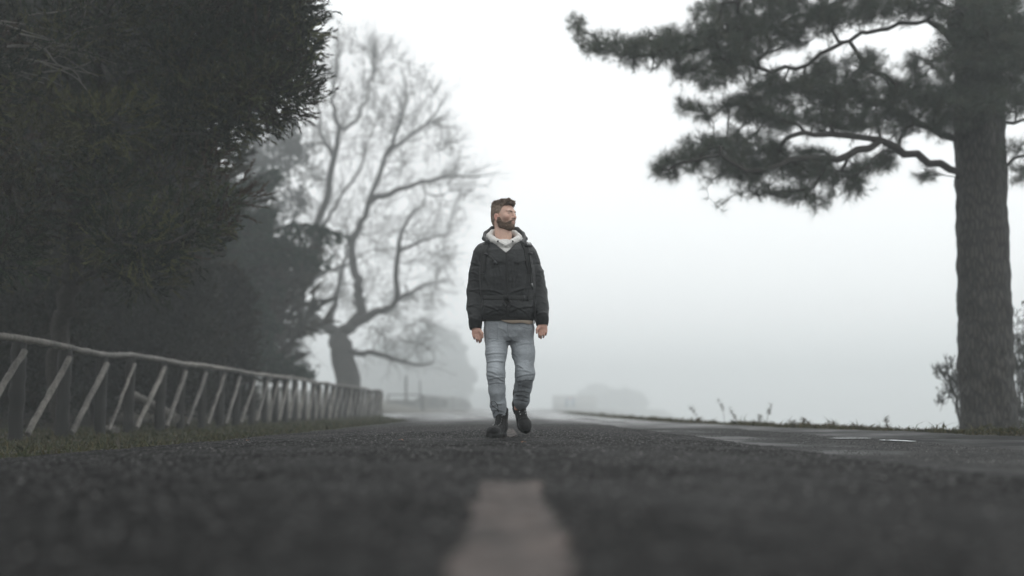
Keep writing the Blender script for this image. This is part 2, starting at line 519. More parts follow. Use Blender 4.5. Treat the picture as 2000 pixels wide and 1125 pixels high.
def limb_mesh(mb, P, par, r0, rbase, skip=0, rmax=None, sides=None, rmin=None):
    n = len(P); cnt = np.zeros(n); kids = [[] for _ in range(n)]
    for i in range(n - 1, -1, -1):
        if not kids[i]: cnt[i] = 1
        if par[i] >= 0:
            cnt[par[i]] += cnt[i]; kids[par[i]].append(i)
    p = math.log(max(cnt[0], 2)) / math.log(rbase / r0)
    R = r0 * cnt ** (1 / p)
    if rmax is not None: R = np.minimum(R, rmax)
    if rmin is not None: R = np.maximum(R, rmin)
    stack = [(0, -1)]
    while stack:
        s, a = stack.pop()
        chain = [a, s] if a >= 0 else [s]
        c = s
        while kids[c]:
            ks = sorted(kids[c], key=lambda q: -cnt[q])
            for q in ks[1:]: stack.append((q, c))
            c = ks[0]; chain.append(c)
        if len(chain) < 2: continue
        rr = R[chain].copy()
        if a >= 0: rr[0] = min(rr[0], rr[1] * 1.25)
        rr[-1] *= .6
        if chain[-1] < skip: continue
        if skip:
            keep = [q for q, ix in enumerate(chain) if ix >= skip]
            k0 = max(0, keep[0] - 1); chain = chain[k0:]; rr = rr[k0:]
            if len(chain) < 2: continue
        mxr = rr.max(); ns = sides or (10 if mxr > .12 else 7 if mxr > .05 else 5 if mxr > .02 else 3)
        mb.tube(P[chain], rr, ns, caps=False)
    return R

def twig_batch(A, B, Cc, r0, r1):
    """Many thin three-sided twigs through A, B, C at once."""
    d = unit(Cc - A); u = unit(np.cross(d, unit(np.random.default_rng(1).normal(0, 1, d.shape)))); v = np.cross(d, u)
    rows = []
    for P_, r in ((A, r0), (B, (r0 + r1) / 2), (Cc, r1)):
        for k in range(3):
            a = k * 2.0944; rows.append(P_ + (u * math.cos(a) + v * math.sin(a)) * r)
    V = np.stack(rows, 1).reshape(-1, 3); n = len(A)
    f = [[e * 3 + k, e * 3 + (k + 1) % 3, (e + 1) * 3 + (k + 1) % 3, (e + 1) * 3 + k] for e in range(2) for k in range(3)]
    return V, (np.arange(n)[:, None, None] * 9 + np.array(f)[None]).reshape(-1, 4)

def in_poly(px, py, poly):
    poly = np.asarray(poly, float); inside = np.zeros(len(px), bool)
    x0, y0 = poly[-1]
    for x1, y1 in poly:
        c = ((y1 > py) != (y0 > py)) & (px < (x0 - x1) * (py - y1) / (y0 - y1 + 1e-12) + x1)
        inside ^= c; x0, y0 = x1, y1
    return inside
def poly_points(poly, n, rng):
    poly = np.asarray(poly, float); lo, hi = poly.min(0), poly.max(0)
    out = np.zeros((0, 2))
    while len(out) < n:
        q = rng.uniform(lo, hi, (n * 2, 2)); out = np.concatenate([out, q[in_poly(q[:, 0], q[:, 1], poly)]])
    return out[:n]
def cloud_points(clouds, d, dd, per, rng):
    out = []
    for c in clouds:
        px, py, rx, ry_ = c[:4]; off = c[4] if len(c) > 4 else 0.
        n = max(4, int(rx * ry_ * per))
        q = unit(rng.normal(0, 1, (n, 3))) * rng.uniform(0, 1, (n, 1)) ** .45
        out.append(Wn(px + q[:, 0] * rx, py + q[:, 1] * ry_, d + off + q[:, 2] * dd))
    return np.concatenate(out)
def palette(cols, n, rng, sd=.12):
    cols = np.asarray(cols); k = rng.integers(0, len(cols), n)
    return cols[k] * (1 + rng.normal(0, sd, (n, 1))).clip(.5, 1.6)
def tree(name, origin, limbs_mb, bark, leaves, leafmat, label, cat, group=None, crown='crown', trunk='trunk'):
    o = empty(name, origin)
    tag(o, label, cat, group)
    if limbs_mb is not None and limbs_mb.V:
        limbs_mb.build(trunk, bark, o, origin)
    if leaves is not None:
        V, F, c = leaves
        link(crown, mesh_np(crown, V - np.asarray(origin), F, False, c), leafmat, o)
    return o
def join(parts):
    V, F, c, n = [], [], [], 0
    for v, f, q in parts:
        V.append(v); F.append(f + n); c.append(q); n += len(v)
    return np.concatenate(V), np.concatenate(F), np.concatenate(c)
# ------------------------------------------------------------------ the pine by the right verge
rng = np.random.default_rng(11)
PD = 16.0
pb = W(1932, 842, PD); pb[2] = ground_z(np.array([pb[0]]), np.array([PD]))[0]
trunk_path = [pb + [0, 0, -.15], W(1928, 760, PD), W(1923, 600, PD), W(1917, 400, PD), W(1913, 250, PD), W(1910, 100, PD), W(1906, -120, PD), W(1900, -420, PD)]
def bark_trunk(path, radii, n_around, n_along, rng, depth=.042):
    Pp = spline(path, n_along); R = np.interp(np.linspace(0, 1, n_along), np.linspace(0, 1, len(radii)), radii)
    a = np.arange(n_around) * 2 * math.pi / n_around
    nz = smooth_noise((n_along, n_around), 2, rng); nz2 = smooth_noise((n_along, n_around), 7, rng)
    st = smooth_noise((n_along // 6 + 1, n_around), 1, rng).repeat(6, 0)[:n_along]       # long vertical plates
    for _ in range(2): st = (st + np.roll(st, 1, 0) + np.roll(st, -1, 0)) / 3
    r = R[:, None] * (1 + .012 * nz2) + depth * (.22 * np.clip(st, -1.6, .6) + .28 * nz)
    flare = np.clip(1 - np.arange(n_along) / (n_along * .05), 0, 1)[:, None]
    r = r + flare * (.05 + .05 * np.sin(a * 5 + 1)[None])
    T = unit(np.gradient(Pp, axis=0)); u = unit(np.cross(T, [0, 1, 0])); v = np.cross(T, u)
    V = Pp[:, None] + r[..., None] * (np.cos(a)[None, :, None] * u[:, None] + np.sin(a)[None, :, None] * v[:, None])
    i = np.arange(n_along - 1)[:, None] * n_around; j = np.arange(n_around)[None]; k = (j + 1) % n_around
    F = np.stack([i + j, i + k, i + n_around + k, i + n_around + j], -1).reshape(-1, 4)
    return V.reshape(-1, 3), F
V, F = bark_trunk(trunk_path, [.43, .412, .40, .393, .386, .372, .32, .21], 96, 300, rng)
pine = empty('pine_tree', pb)
tag(pine, 'tall pine with thick dark trunk and long spreading needled branches on the road verge', 'tree')
link('trunk', mesh_np('trunk', V - pb, F, True), M['bark'], pine)

def pw(pts, d=PD, dd=None):
    dd = dd or [0] * len(pts)
    return [W(x, y, d + e) for (x, y), e in zip(pts, dd)]
limbs = [
    pw([(1930, 842), (1928, 760), (1923, 600), (1917, 400), (1913, 250), (1910, 100), (1906, -120), (1900, -420)]),
    pw([(1918, 375), (1868, 338), (1829, 315), (1766, 297), (1725, 279), (1640, 262), (1560, 262), (1480, 255)], dd=[0, -.1, -.3, -.5, -.6, -.7, -.8, -.7]),
    pw([(1725, 279), (1660, 300), (1608, 310), (1532, 315), (1470, 335), (1400, 308), (1310, 330)], dd=[-.6, -.7, -.8, -.9, -1.0, -1.0, -1.0]),
    pw([(1766, 297), (1720, 300), (1690, 330), (1650, 355), (1590, 385)], dd=[-.5, -.6, -.8, -1, -1.1]),
    pw([(1914, 290), (1830, 255), (1740, 215), (1650, 180), (1560, 165), (1480, 190), (1400, 215)], dd=[0, .2, .3, .5, .6, .5, .3]),
    pw([(1911, 140), (1830, 42), (1740, 55), (1685, 67), (1640, 85), (1560, 130), (1490, 150)], dd=[0, -.1, -.2, -.3, -.3, -.2, -.1]),
    pw([(1909, 60), (1800, -10), (1660, 0), (1520, 50), (1400, 90), (1300, 105), (1210, 100), (1160, 75), (1125, 45)], dd=[0, .2, .5, .6, .6, .5, .4, .4, .4]),
    pw([(1908, 20), (1780, -60), (1620, -60), (1480, -10), (1400, 10)], dd=[0, -.2, -.4, -.6, -.6]),
    pw([(1653, 81), (1690, 120), (1720, 150), (1745, 160)], dd=[-.3, -.3, -.4, -.5]),
    pw([(1918, 345), (1962, 320), (2000, 308), (2080, 300), (2200, 290)], dd=[0, -.1, -.2, -.3, -.4]),
    pw([(1913, 270), (1960, 240), (2020, 235), (2100, 240)], dd=[0, .2, .3, .4]),
    pw([(1910, 120), (1980, 60), (2080, 30), (2200, 20)], dd=[0, -.3, -.5, -.6]),
    pw([(1908, 0), (1850, -120), (1700, -200), (1550, -210)], dd=[0, -.3, -.6, -.9]),
    pw([(1908, 40), (1930, -60), (1960, -200), (2050, -300)], dd=[0, -.8, -1.6, -2.2]),
    pw([(1908, 60), (1870, 20), (1850, 30), (1840, 60)], dd=[0, -.9, -1.6, -2.2]),
]
pine_clouds = [
    (1128, 55, 14, 32), (1165, 90, 35, 22), (1215, 98, 45, 28), (1275, 100, 55, 34), (1340, 92, 65, 44), (1410, 78, 70, 52),
    (1485, 62, 80, 48), (1570, 42, 85, 44), (1660, 22, 85, 36), (1760, 10, 90, 36), (1400, 20, 60, 22), (1450, 125, 70, 32), (1390, 150, 45, 28),
    (1500, 5, 90, 24), (1330, 140, 30, 25),
    (1610, 135, 55, 26, .3), (1700, 128, 50, 30, -.3), (1600, 180, 105, 36), (1700, 190, 105, 40), (1800, 195, 70, 44), (1510, 178, 60, 34),
    (1855, 125, 42, 46, -.4), (1885, 60, 60, 55, -.5), (1925, 110, 55, 80, -.6), (1965, 60, 45, 80, -.6), (1995, 90, 35, 60, -.4), (1895, 205, 45, 55, -.5), (1940, 190, 30, 50, -.6),
    (1480, 215, 65, 30), (1560, 240, 85, 24), (1660, 242, 85, 26), (1760, 240, 65, 28), (1840, 240, 38, 32), (1990, 190, 25, 20),
    (1290, 332, 22, 22), (1330, 325, 45, 28), (1380, 292, 55, 36), (1430, 330, 52, 28), (1445, 280, 45, 28), (1500, 300, 55, 28), (1560, 330, 48, 24),
    (1620, 340, 55, 20), (1660, 362, 45, 24), (1545, 378, 45, 20), (1480, 372, 38, 16), (1600, 395, 28, 12), (1405, 405, 12, 8), (1700, 325, 40, 20), (1745, 310, 35, 14), (1810, 340, 20, 16),
    (1340, 212, 25, 12), (1372, 222, 35, 14), (1430, 205, 40, 20), (1480, 335, 60, 24), (1590, 310, 50, 18),
    (1985, 150, 30, 45, -.4), (1990, 215, 25, 22, .2), (1985, 290, 22, 18, -.3), (1992, 340, 18, 20, -.3), (1790, 130, 35, 22, .4), (1870, 20, 45, 30, -.7), (1935, 20, 45, 40, -.8), (1860, 190, 30, 30, -.6), (1700, -70, 160, 50), (1500, -60, 110, 40), (1850, -110, 110, 90), (1980, -100, 90, 110), (2080, 60, 70, 60), (2120, 250, 70, 50), (1600, -200, 130, 60), (1900, -300, 170, 110),
]
tips = cloud_points(pine_clouds, PD, 1.2, .034, rng)
P, par, ends, ns = grow(limbs, tips, .21, rng, .14, .3, .4, .35)
ntrunk = int(np.argmin(((P[:60] - P[0]) ** 2).sum(1) * -1)) + 1
lenT = np.linalg.norm(np.diff(np.array(limbs[0]), axis=0), axis=1).sum(); ntrunk = max(3, int(lenT / .21) + 1)
mb = MB()
limb_mesh(mb, P, par, .0055, .22, skip=ntrunk, rmax=np.where(np.arange(len(P)) < ntrunk + 70, .062, .034))
mb.build('limbs', M['twig'], pine, pb)
# needle tufts at every twig end and along its last stretch
pos, dr = [], []
for e in ends:
    i = e
    for s in range(4):
        j = par[i]
        if j < ns: break
        d = unit(P[i] - P[j]) + np.array([0, 0, .25]) + rng.normal(0, .3, 3)
        pos.append(P[i] + rng.normal(0, .015, 3)); dr.append(d)
        if rng.random() < .3:
            pos.append((P[i] + P[j]) / 2); dr.append(d + rng.normal(0, .5, 3))
        i = j
for i in range(ntrunk + 8, ns):
    if rng.random() < .5 and par[i] >= ntrunk:
        pos.append(P[i] + rng.normal(0, .04, 3)); dr.append(unit(P[i] - P[par[i]]) + rng.normal(0, .6, 3) + np.array([0, 0, .3]))
pos, dr = np.array(pos), np.array(dr)
print('pine tufts', len(pos), 'tips', len(tips))
lv = tufts(pos, dr, 22, .12, .165, .0046, 1.05, palette([(.058, .076, .054), (.068, .084, .060), (.052, .068, .052), (.080, .084, .060)], len(pos), rng), rng)
link('crown', mesh_np('crown', lv[0] - pb, lv[1], False, lv[2]), M['leaf'], pine)

# ------------------------------------------------------------------ the dark tree heath over the fence on the left
HEATH = [(.012, .020, .010), (.022, .032, .015), (.010, .016, .010), (.040, .040, .018), (.040, .028, .019), (.080, .082, .034), (.018, .030, .014), (.056, .062, .026), (.014, .022, .012)]
def clumpy(centres, radii, n_each, rng, up=.5, out=1.0, outdir=None, fixed=False):
    pos, dr, which = [], [], []
    for c, r in zip(centres, radii):
        n = max(6, int(n_each * (r / .45) ** 2)) if not fixed else n_each
        q = unit(rng.normal(0, 1, (n, 3))); rad = rng.uniform(.25, 1, (n, 1)) ** .6
        pos.append(c + q * rad * r * np.array([1.15, 1.15, .8]))
        d = q * out + np.array([0, 0, up]) + rng.normal(0, .3, (n, 3))
        if outdir is not None: d = d + outdir
        dr.append(d); which.append(np.full(n, len(which)))
    clumpy.which = np.concatenate(which)
    return np.concatenate(pos), np.concatenate(dr)
rng = np.random.default_rng(21)
crown_poly = [(-260, -420), (480, -420), (560, -120), (592, 0), (610, 40), (622, 70), (618, 120), (620, 170), (596, 205), (560, 238), (505, 243), (474, 268), (440, 292), (425, 335), (455, 370), (478, 400), (452, 448), (395, 485), (345, 538), (250, 556), (160, 520), (60, 500), (-40, 540), (-260, 520)]
q = np.concatenate([poly_points(crown_poly, 330, rng), poly_points([(360, -120), (585, -60), (604, 120), (585, 190), (430, 270), (360, 210)], 130, rng)])
inner = np.clip((560 - q[:, 0]) / 500, 0, 1)
q[:, 0] = np.where(q[:, 0] > 0, q[:, 0] * .945, q[:, 0])
dep = 11.6 + rng.uniform(-1, 1, len(q)) * (.5 + 1.6 * inner)
cen = Wn(q[:, 0], q[:, 1], dep)
edge_pts = np.array(spline([(585, -60), (596, 0), (614, 60), (612, 120), (608, 165), (585, 198), (548, 228), (505, 232), (470, 260), (436, 288), (425, 330), (462, 400), (440, 450), (390, 478), (340, 530), (250, 548), (160, 512)], 60))
cen2 = Wn(edge_pts[:, 0] - 22, edge_pts[:, 1] - 12, 11.4 + rng.normal(0, .35, len(edge_pts)))
centres = np.concatenate([cen, cen2])
radii = np.concatenate([rng.uniform(.25, .48, len(cen)), rng.uniform(.10, .2, len(cen2))])
ob = W(120, 850, 13.6); ob[2] = -.1
tr = [ob, W(110, 700, 13.5), W(140, 560, 13.2), W(150, 400, 12.8), W(190, 200, 12.4), W(220, -60, 12.2), W(230, -380, 12.2)]
seeds = [tr, [tr[3], W(260, 330, 12.3), W(380, 250, 11.9), W(470, 200, 11.6), W(560, 160, 11.5)], [tr[2], W(260, 480, 12.5), W(350, 430, 12.0), W(430, 400, 11.7)],
         [tr[4], W(330, 110, 12.0), W(450, 60, 11.7), W(570, 60, 11.5)], [tr[3], W(60, 330, 12.1), W(-30, 260, 11.4), W(-120, 200, 11)],
         [tr[4], W(90, 120, 11.6), W(20, 60, 11), W(-60, 20, 10.6)], [tr[2], W(60, 520, 12.4), W(-40, 470, 11.9)], [tr[4], W(200, 90, 11.5), W(210, 20, 10.7)]]
P, par, ends, ns = grow(seeds, centres, .2, rng, .16, .45)
mb = MB(); limb_mesh(mb, P, par, .008, .15, rmax=.12)
pos, dr = clumpy(centres, radii, 72, rng, .35, 1.0, np.array([.25, -.15, 0]))
lv = tufts(pos, dr, 20, .19, .052, .0175, .65, palette(HEATH, len(centres), rng, .35)[clumpy.which] * rng.uniform(.8, 1.2, (len(pos), 1)), rng)
print('heath sprigs', len(pos))
tree('tree_heath', ob, mb, M['twig'], lv, M['leaf'], 'big dark evergreen tree leaning over the log fence, filling the upper left', 'tree')
# grey dead branches inside its crown
mb = MB()
for k in range(26):
    a = W(rng.uniform(-20, 120), rng.uniform(5, 150), rng.uniform(10.2, 10.9)); dirv = unit(np.array([rng.uniform(.5, 1), rng.normal(0, .3), rng.normal(-.05, .3)]))
    L = rng.uniform(.35, .9); pts = [a, a + dirv * L * .5 + rng.normal(0, .05, 3), a + dirv * L + rng.normal(0, .08, 3)]
    mb.tube(spline(pts, 8), np.linspace(.011, .004, 8), 4, caps=False)
mb.build('dead_branches', M['rail'], bpy.data.objects['tree_heath'], ob)

# heath shrubs and darker trees behind the fence
def shrub(name, px, py_top, d, rx_px, label, cat, group, seed, cols=HEATH, n=70, stem=.22, leaf=.05, width=.02, K=13, ybase=None, up=1.0, zb=None):
    r = np.random.default_rng(seed)
    b = W(px, 812, d); b[2] = ground_z(np.array([b[0]]), np.array([d]))[0] if zb is None else zb
    top = W(px, py_top, d); H = top[2] - b[2]; Rx = rx_px / FPX * d
    m = n
    u = r.uniform(0, 1, m); ang = r.uniform(0, 6.28, m)
    prof = np.sin(np.clip(.16 + u * .84, 0, 1) * math.pi) ** .55
    rad = Rx * prof * np.sqrt(r.uniform(.1, 1, m))
    cen = b + np.stack([np.cos(ang) * rad, np.sin(ang) * rad * .9, H * (.08 + .9 * u)], -1)
    P, par, ends, ns = grow([[b - [0, 0, .1], b + [.05, 0, H * .3], b + [0, .05, H * .75]]] + [[b, b + [math.cos(a) * Rx * .3, math.sin(a) * Rx * .3, H * .35], b + [math.cos(a) * Rx * .6, math.sin(a) * Rx * .6, H * .7]] for a in r.uniform(0, 6.28, 4)], cen, .22 * max(1, d / 18), r, .14, .5)
    mb = MB(); limb_mesh(mb, P, par, .006 * max(1, d / 16), .06 * max(1, H / 3))
    pos, dr = clumpy(cen, r.uniform(.28, .5, m) * max(.6, Rx / 1.3), 34, r, up, fixed=True)
    k_ = max(1.0, Rx / 1.3) * .55 + .45
    lv = tufts(pos, dr, min(K, 13), stem * k_, leaf * 1.5 * k_, width * 2.0 * k_, .7, palette(cols, len(pos), r), r)
    return tree(name, b, mb, M['twig'], lv, M['leaf'], label, cat, group, 'foliage', 'stems')
DARK = [(.018, .022, .015), (.026, .028, .018), (.030, .027, .019), (.022, .026, .018)]
G1 = 'heath shrubs behind the log fence'
shrub('heath_shrub', 30, 470, 15.8, 120, 'dark bushy shrub behind the first posts of the log fence', 'shrub', G1, 31, DARK, 80)
shrub('heath_shrub', 190, 500, 19.5, 105, 'dark brown-green shrub under the big evergreen, behind the fence braces', 'shrub', G1, 32, DARK, 80)
shrub('heath_shrub', 325, 520, 20.5, 80, 'upright dark shrub behind the fence, right under the crown tip of the big evergreen', 'shrub', G1, 33, DARK, 90, .3, .07, .018)
shrub('heath_shrub', 425, 540, 24.0, 62, 'soft brownish shrub behind the middle of the log fence, below the fir branches', 'shrub', G1, 34, DARK, 90, .35, .09, .022)
G2 = 'trees in the gloom behind the fence'
shrub('evergreen_tree', 60, -160, 20.5, 300, 'dark evergreen tree deep in the shade behind the big crown', 'tree', G2, 41, DARK, 260, .3, .085, .026)
shrub('evergreen_tree', -190, 380, 16.5, 200, 'dark evergreen tree cut by the photo\'s left border behind the fence', 'tree', G2, 43, DARK, 110, .3, .07, .02)
shrub('evergreen_tree', 180, 420, 36.0, 330, 'broad dim thicket tree farthest back in the dark wood behind the fence', 'tree', G2, 44, DARK, 170, .5, .14, .04)

# ------------------------------------------------------------------ the fir with level branches
rng = np.random.default_rng(51)
FD = 31.0
fb = W(300, 826, FD); fb[2] = .1
ftr = [fb, W(302, 600, FD), W(306, 300, FD), W(308, 120, FD)]
fir_br = [([(306, 500), (420, 468), (520, 452), (590, 440), (648, 452)], -.6), ([(306, 430), (400, 392), (460, 362), (535, 332)], -.2), ([(304, 540), (420, 500), (520, 488), (612, 492)], -1.0),
          ([(304, 600), (400, 540), (480, 536), (535, 552)], .2), ([(303, 640), (420, 590), (480, 594), (522, 622)], -.4), ([(303, 690), (420, 640), (480, 645), (525, 676)], .3),
          ([(302, 720), (420, 690), (520, 700), (600, 726)], -.8), ([(306, 420), (400, 425), (470, 420), (520, 412)], .7), ([(303, 660), (430, 650), (500, 680), (545, 735)], .8), ([(304, 560), (430, 545), (470, 556), (500, 590)], 1.0),
          ([(306, 520), (400, 480), (480, 470), (560, 474)], .4)]
seeds = [ftr]; tips = []
for pts, off in fir_br:
    pl = [W(x, y, FD + off * (i / (len(pts) - 1))) for i, (x, y) in enumerate(pts)]
    seeds.append(pl)
    for t in np.linspace(.25, 1, 26):
        c = spline(pl, 40)[int(t * 39)]
        sp = (1.05 - t) * 1.0 + .15
        for s in (-1, 1):
            tips.append(c + [rng.uniform(.05, .45), s * rng.uniform(.3, 1) * sp, -rng.uniform(.03, .45)])
P, par, ends, ns = grow(seeds, np.array(tips), .18, rng, .1, .5)
mb = MB(); limb_mesh(mb, P, par, .008, .2)
pos, dr = [], []
for i in range(len(P)):
    if par[i] >= 0 and i > int(9.5 / .18):
        d = P[i] - P[par[i]]
        if P[i][0] < W(360, 500, FD)[0]: continue
        for _ in range(5):
            pos.append(P[par[i]] + d * rng.random() + rng.normal(0, .012, 3)); dr.append(unit(d) + rng.normal(0, .4, 3) + np.array([0, 0, -.12]))
pos, dr = np.array(pos), np.array(dr)
print('fir', len(pos))
lv = tufts(pos, dr, 11, .24, .11, .034, .8, palette([(.022, .046, .030), (.028, .058, .036), (.018, .036, .025)], len(pos), rng), rng)
tree('fir_tree', fb, mb, M['twig'], lv, M['leaf'], 'green fir with level feathery branches reaching right past the dark evergreen', 'tree')

# the hazy pine behind it
rng = np.random.default_rng(61)
HD = 62.0
hb = W(470, 806, HD); hb[2] = .1
seeds = [[hb, W(475, 600, HD), W(485, 400, HD), W(500, 200, HD), W(505, 130, HD)], [W(490, 330, HD), W(560, 300, HD), W(625, 330, HD)], [W(490, 300, HD), W(540, 260, HD), W(590, 235, HD)], [W(480, 450, HD), W(540, 400, HD), W(600, 385, HD)], [W(478, 560, HD), W(540, 540, HD), W(600, 560, HD)], [W(475, 640, HD), W(530, 640, HD), W(590, 700, HD)]]
cl = [(520, 300, 70, 60), (580, 310, 40, 50), (560, 260, 50, 40), (500, 370, 80, 60), (580, 390, 40, 30), (480, 450, 60, 60), (540, 430, 45, 30), (625, 345, 15, 12), (520, 560, 50, 40), (570, 560, 30, 25), (510, 660, 60, 40), (570, 700, 35, 25), (592, 722, 12, 10), (480, 720, 60, 40), (450, 230, 80, 60), (640, 28, 10, 8)]
tips = cloud_points(cl, HD, 2.4, .022, rng)
P, par, ends, ns = grow(seeds, tips, .75, rng, .12, .5)
mb = MB(); limb_mesh(mb, P, par, .02, .45)
pos = np.repeat(P[ends], 5, 0) + rng.normal(0, .3, (len(ends) * 5, 3)); dr = rng.normal(0, 1, pos.shape) + [0, 0, .4]
lv = tufts(pos, dr, 16, .26, .32, .04, .9, palette([(.026, .036, .028), (.030, .040, .030)], len(pos), rng), rng)
tree('pine_tree', hb, mb, M['twig'], lv, M['leaf'], 'hazy grey-green pine fading into the fog behind the fir branches', 'tree')

# ------------------------------------------------------------------ the bare old tree
rng = np.random.default_rng(71)
BD = 60.0
def bw(pts, off):
    return [W(x, y, BD + o) for (x, y), o in zip(pts, np.linspace(0, off, len(pts)))]
bb = W(682, 800, BD); bb[2] = -.25
bare = [
    [bb, W(678, 753, BD), W(669, 691, BD), W(659, 657, BD)],
    bw([(659, 657), (635, 636), (584, 602), (598, 547), (608, 479), (635, 397), (652, 308), (663, 260), (649, 205), (656, 137), (668, 80)], -1.5),
    bw([(659, 657), (680, 640), (704, 616), (702, 580), (700, 547), (687, 479), (704, 438), (724, 383), (758, 294), (786, 226), (790, 150)], 1.2),
    bw([(663, 260), (704, 219), (724, 150), (735, 80)], -1.0),
    bw([(590, 570), (635, 533), (676, 520), (700, 500)], -2.0),
    bw([(635, 636), (587, 643), (533, 636), (490, 650)], -1.0),
    bw([(724, 383), (772, 376), (827, 356), (895, 345), (957, 342)], 2.0),
    bw([(690, 632), (738, 609), (772, 588), (775, 492), (790, 440), (830, 390)], -2.5),
    bw([(669, 675), (700, 690), (745, 691), (800, 711), (847, 708)], -2.5),
    bw([(645, 640), (655, 590), (663, 547), (680, 480), (676, 430)], 1.8),
    bw([(608, 479), (640, 430), (700, 330), (740, 220)], 2.2),
    bw([(772, 588), (820, 560), (870, 545)], 1.5),
    bw([(775, 492), (830, 470), (890, 450)], -2.5),
    bw([(652, 308), (625, 250), (620, 190), (605, 150)], 1.5),
    bw([(758, 294), (820, 250), (870, 200)], -2.0),
]
poly = [(610, 140), (650, 78), (700, 56), (742, 64), (805, 115), (850, 180), (875, 255), (950, 325), (940, 385), (880, 430), (878, 520), (850, 600), (845, 690), (790, 722), (725, 712), (700, 650), (640, 610), (600, 560), (588, 480), (600, 320)]
q = poly_points(poly, 760, rng)
tips = Wn(q[:, 0], q[:, 1], BD + rng.normal(0, 2.6, len(q)))
q2 = poly_points([(470, 620), (560, 590), (610, 620), (600, 700), (520, 720)], 120, rng)
tips = np.concatenate([tips, Wn(q2[:, 0], q2[:, 1], BD + rng.normal(-.5, 1.2, len(q2)))])
bare_r = [(.50, .42), (.23, .03), (.25, .03), (.07, .02), (.10, .03), (.14, .04), (.12, .02), (.17, .03), (.13, .03), (.11, .03), (.09, .02), (.08, .02), (.07, .02), (.07, .02), (.07, .02)]
P, par, ends, ns = grow(bare, tips, .46, rng, .15, .0, .3, .9, [(a * 1.62, b * 1.5) for a, b in bare_r])
mb = MB(); R = limb_mesh(mb, P, par, .010, .36, rmax=np.where(np.arange(len(P)) < ns, .36, .07), rmin=grow.rmin)
# feathery side twigs in two generations, running on outwards from the branches
tw = MB()
idx = rng.choice(np.where((np.arange(len(P)) > 60) & (par >= 0))[0], 2900)
A0 = P[idx]; D0 = unit(P[idx] - P[par[idx]])
outw = unit(A0 - W(690, 480, BD))
D0 = unit(D0 * .8 + outw * .55 + rng.normal(0, .45, A0.shape) + [0, 0, .12]); L0 = rng.uniform(.6, 1.8, (len(A0), 1))
B0 = A0 + D0 * L0 * .5 + rng.normal(0, .07, A0.shape); C0 = A0 + D0 * L0 + rng.normal(0, .12, A0.shape) + [0, 0, .06]
tw.add(*twig_batch(A0, B0, C0, .011, .0055))
for f_ in (.25, .5, .75, .95):
    t_ = f_ + rng.uniform(-.1, .1, (len(A0), 1)); S0 = (1 - t_) ** 2 * A0 + 2 * t_ * (1 - t_) * (2 * B0 - (A0 + C0) / 2) + t_ * t_ * C0
    D1 = unit(D0 + rng.normal(0, .5, A0.shape)); L1 = rng.uniform(.35, 1.0, (len(A0), 1))
    tw.add(*twig_batch(S0, S0 + D1 * L1 * .5 + rng.normal(0, .03, A0.shape), S0 + D1 * L1 + rng.normal(0, .06, A0.shape), .008, .004))
bt = tree('bare_tree', bb, mb, M['bare_bark'], None, None, 'old leafless tree with crooked limbs in the fog beyond the log fence', 'tree', trunk='trunk_and_limbs')
tw.build('twigs', M['bare_bark'], bt, bb)

# ------------------------------------------------------------------ far bushes in the fog
FAR = [(.035, .042, .030), (.045, .046, .032), (.05, .045, .033)]
G3 = 'bushes along the far roadside'
shrub('roadside_bush', 850, 664, 330, 56, 'tall hazy tree mass far down the road behind the wooden gate', 'bush', G3, 81, FAR, 110, .5, .3, .14, 13)
shrub('roadside_bush', 775, 695, 360, 60, 'faint hazy bush beyond the end of the log fence', 'bush', G3, 82, FAR, 80, .5, .3, .14, 13)
shrub('roadside_bush', 840, 783, 140, 26, 'low dark bush at the foot of the wooden gate\'s thick post', 'bush', G3, 83, FAR, 50, .25, .12, .05, 14)
shrub('roadside_bush', 784, 791, 125, 24, 'low bush growing through the bottom of the wooden gate', 'bush', G3, 84, FAR, 45, .22, .10, .04, 14)
shrub('roadside_bush', 880, 789, 195, 32, 'low yellowish bush beside the road past the wooden gate', 'bush', G3, 85, [(.07, .06, .035), (.05, .05, .03)], 45, .25, .15, .06, 14)
shrub('roadside_bush', 1165, 764, 560, 30, 'rounded hazy bush beside the blue notice board', 'bush', G3, 86, FAR, 70, .5, .3, .14, 13, zb=-.1)
shrub('roadside_bush', 1215, 779, 500, 40, 'low spreading bush at the far end of the lay-by verge', 'bush', G3, 87, [(.05, .045, .035), (.04, .04, .03)], 60, .5, .3, .14, 13, zb=-.1)
shrub('roadside_bush', 925, 780, 540, 36, 'faintest bush at the bend where the road fades out', 'bush', G3, 88, FAR, 50, .5, .35, .14, 12)

# ------------------------------------------------------------------ shrubs hugging the pine trunk
def broom(px, d, tops, label, seed, leafK=16):
    r = np.random.default_rng(seed)
    b = W(px, 842, d); b[2] = ground_z(np.array([b[0]]), np.array([d]))[0]
    seeds, tips = [], []
    for k, pts in enumerate(tops):
        pl = [b] + [W(x, y, d + r.normal(0, .1)) for x, y in pts]
        seeds.append(pl)
        e = spline(pl, 30)
        for t in np.linspace(.45, 1, 16):
            tips.append(e[int(t * 29)] + r.normal(0, .07, 3) + [0, 0, .05])
    P, par, ends, ns = grow(seeds, np.array(tips), .07, r, .12, .5)
    mb = MB(); limb_mesh(mb, P, par, .0036, .028)
    pos = np.concatenate([P[ends], P[ends] - .03, P[r.integers(ns // 2, len(P), len(ends) * 2)]]); pos = pos + r.normal(0, .015, pos.shape)
    dr = r.normal(0, .45, pos.shape) + [0, 0, 1]
    lv = tufts(pos, dr, leafK, .11, .045, .009, .6, palette([(.03, .035, .022), (.036, .034, .024), (.026, .03, .022)], len(pos), r), r)
    return tree('broom_shrub', b, mb, M['twig'], lv, M['leaf'], label, 'shrub', 'shrubs beside the pine trunk', 'foliage', 'stems')
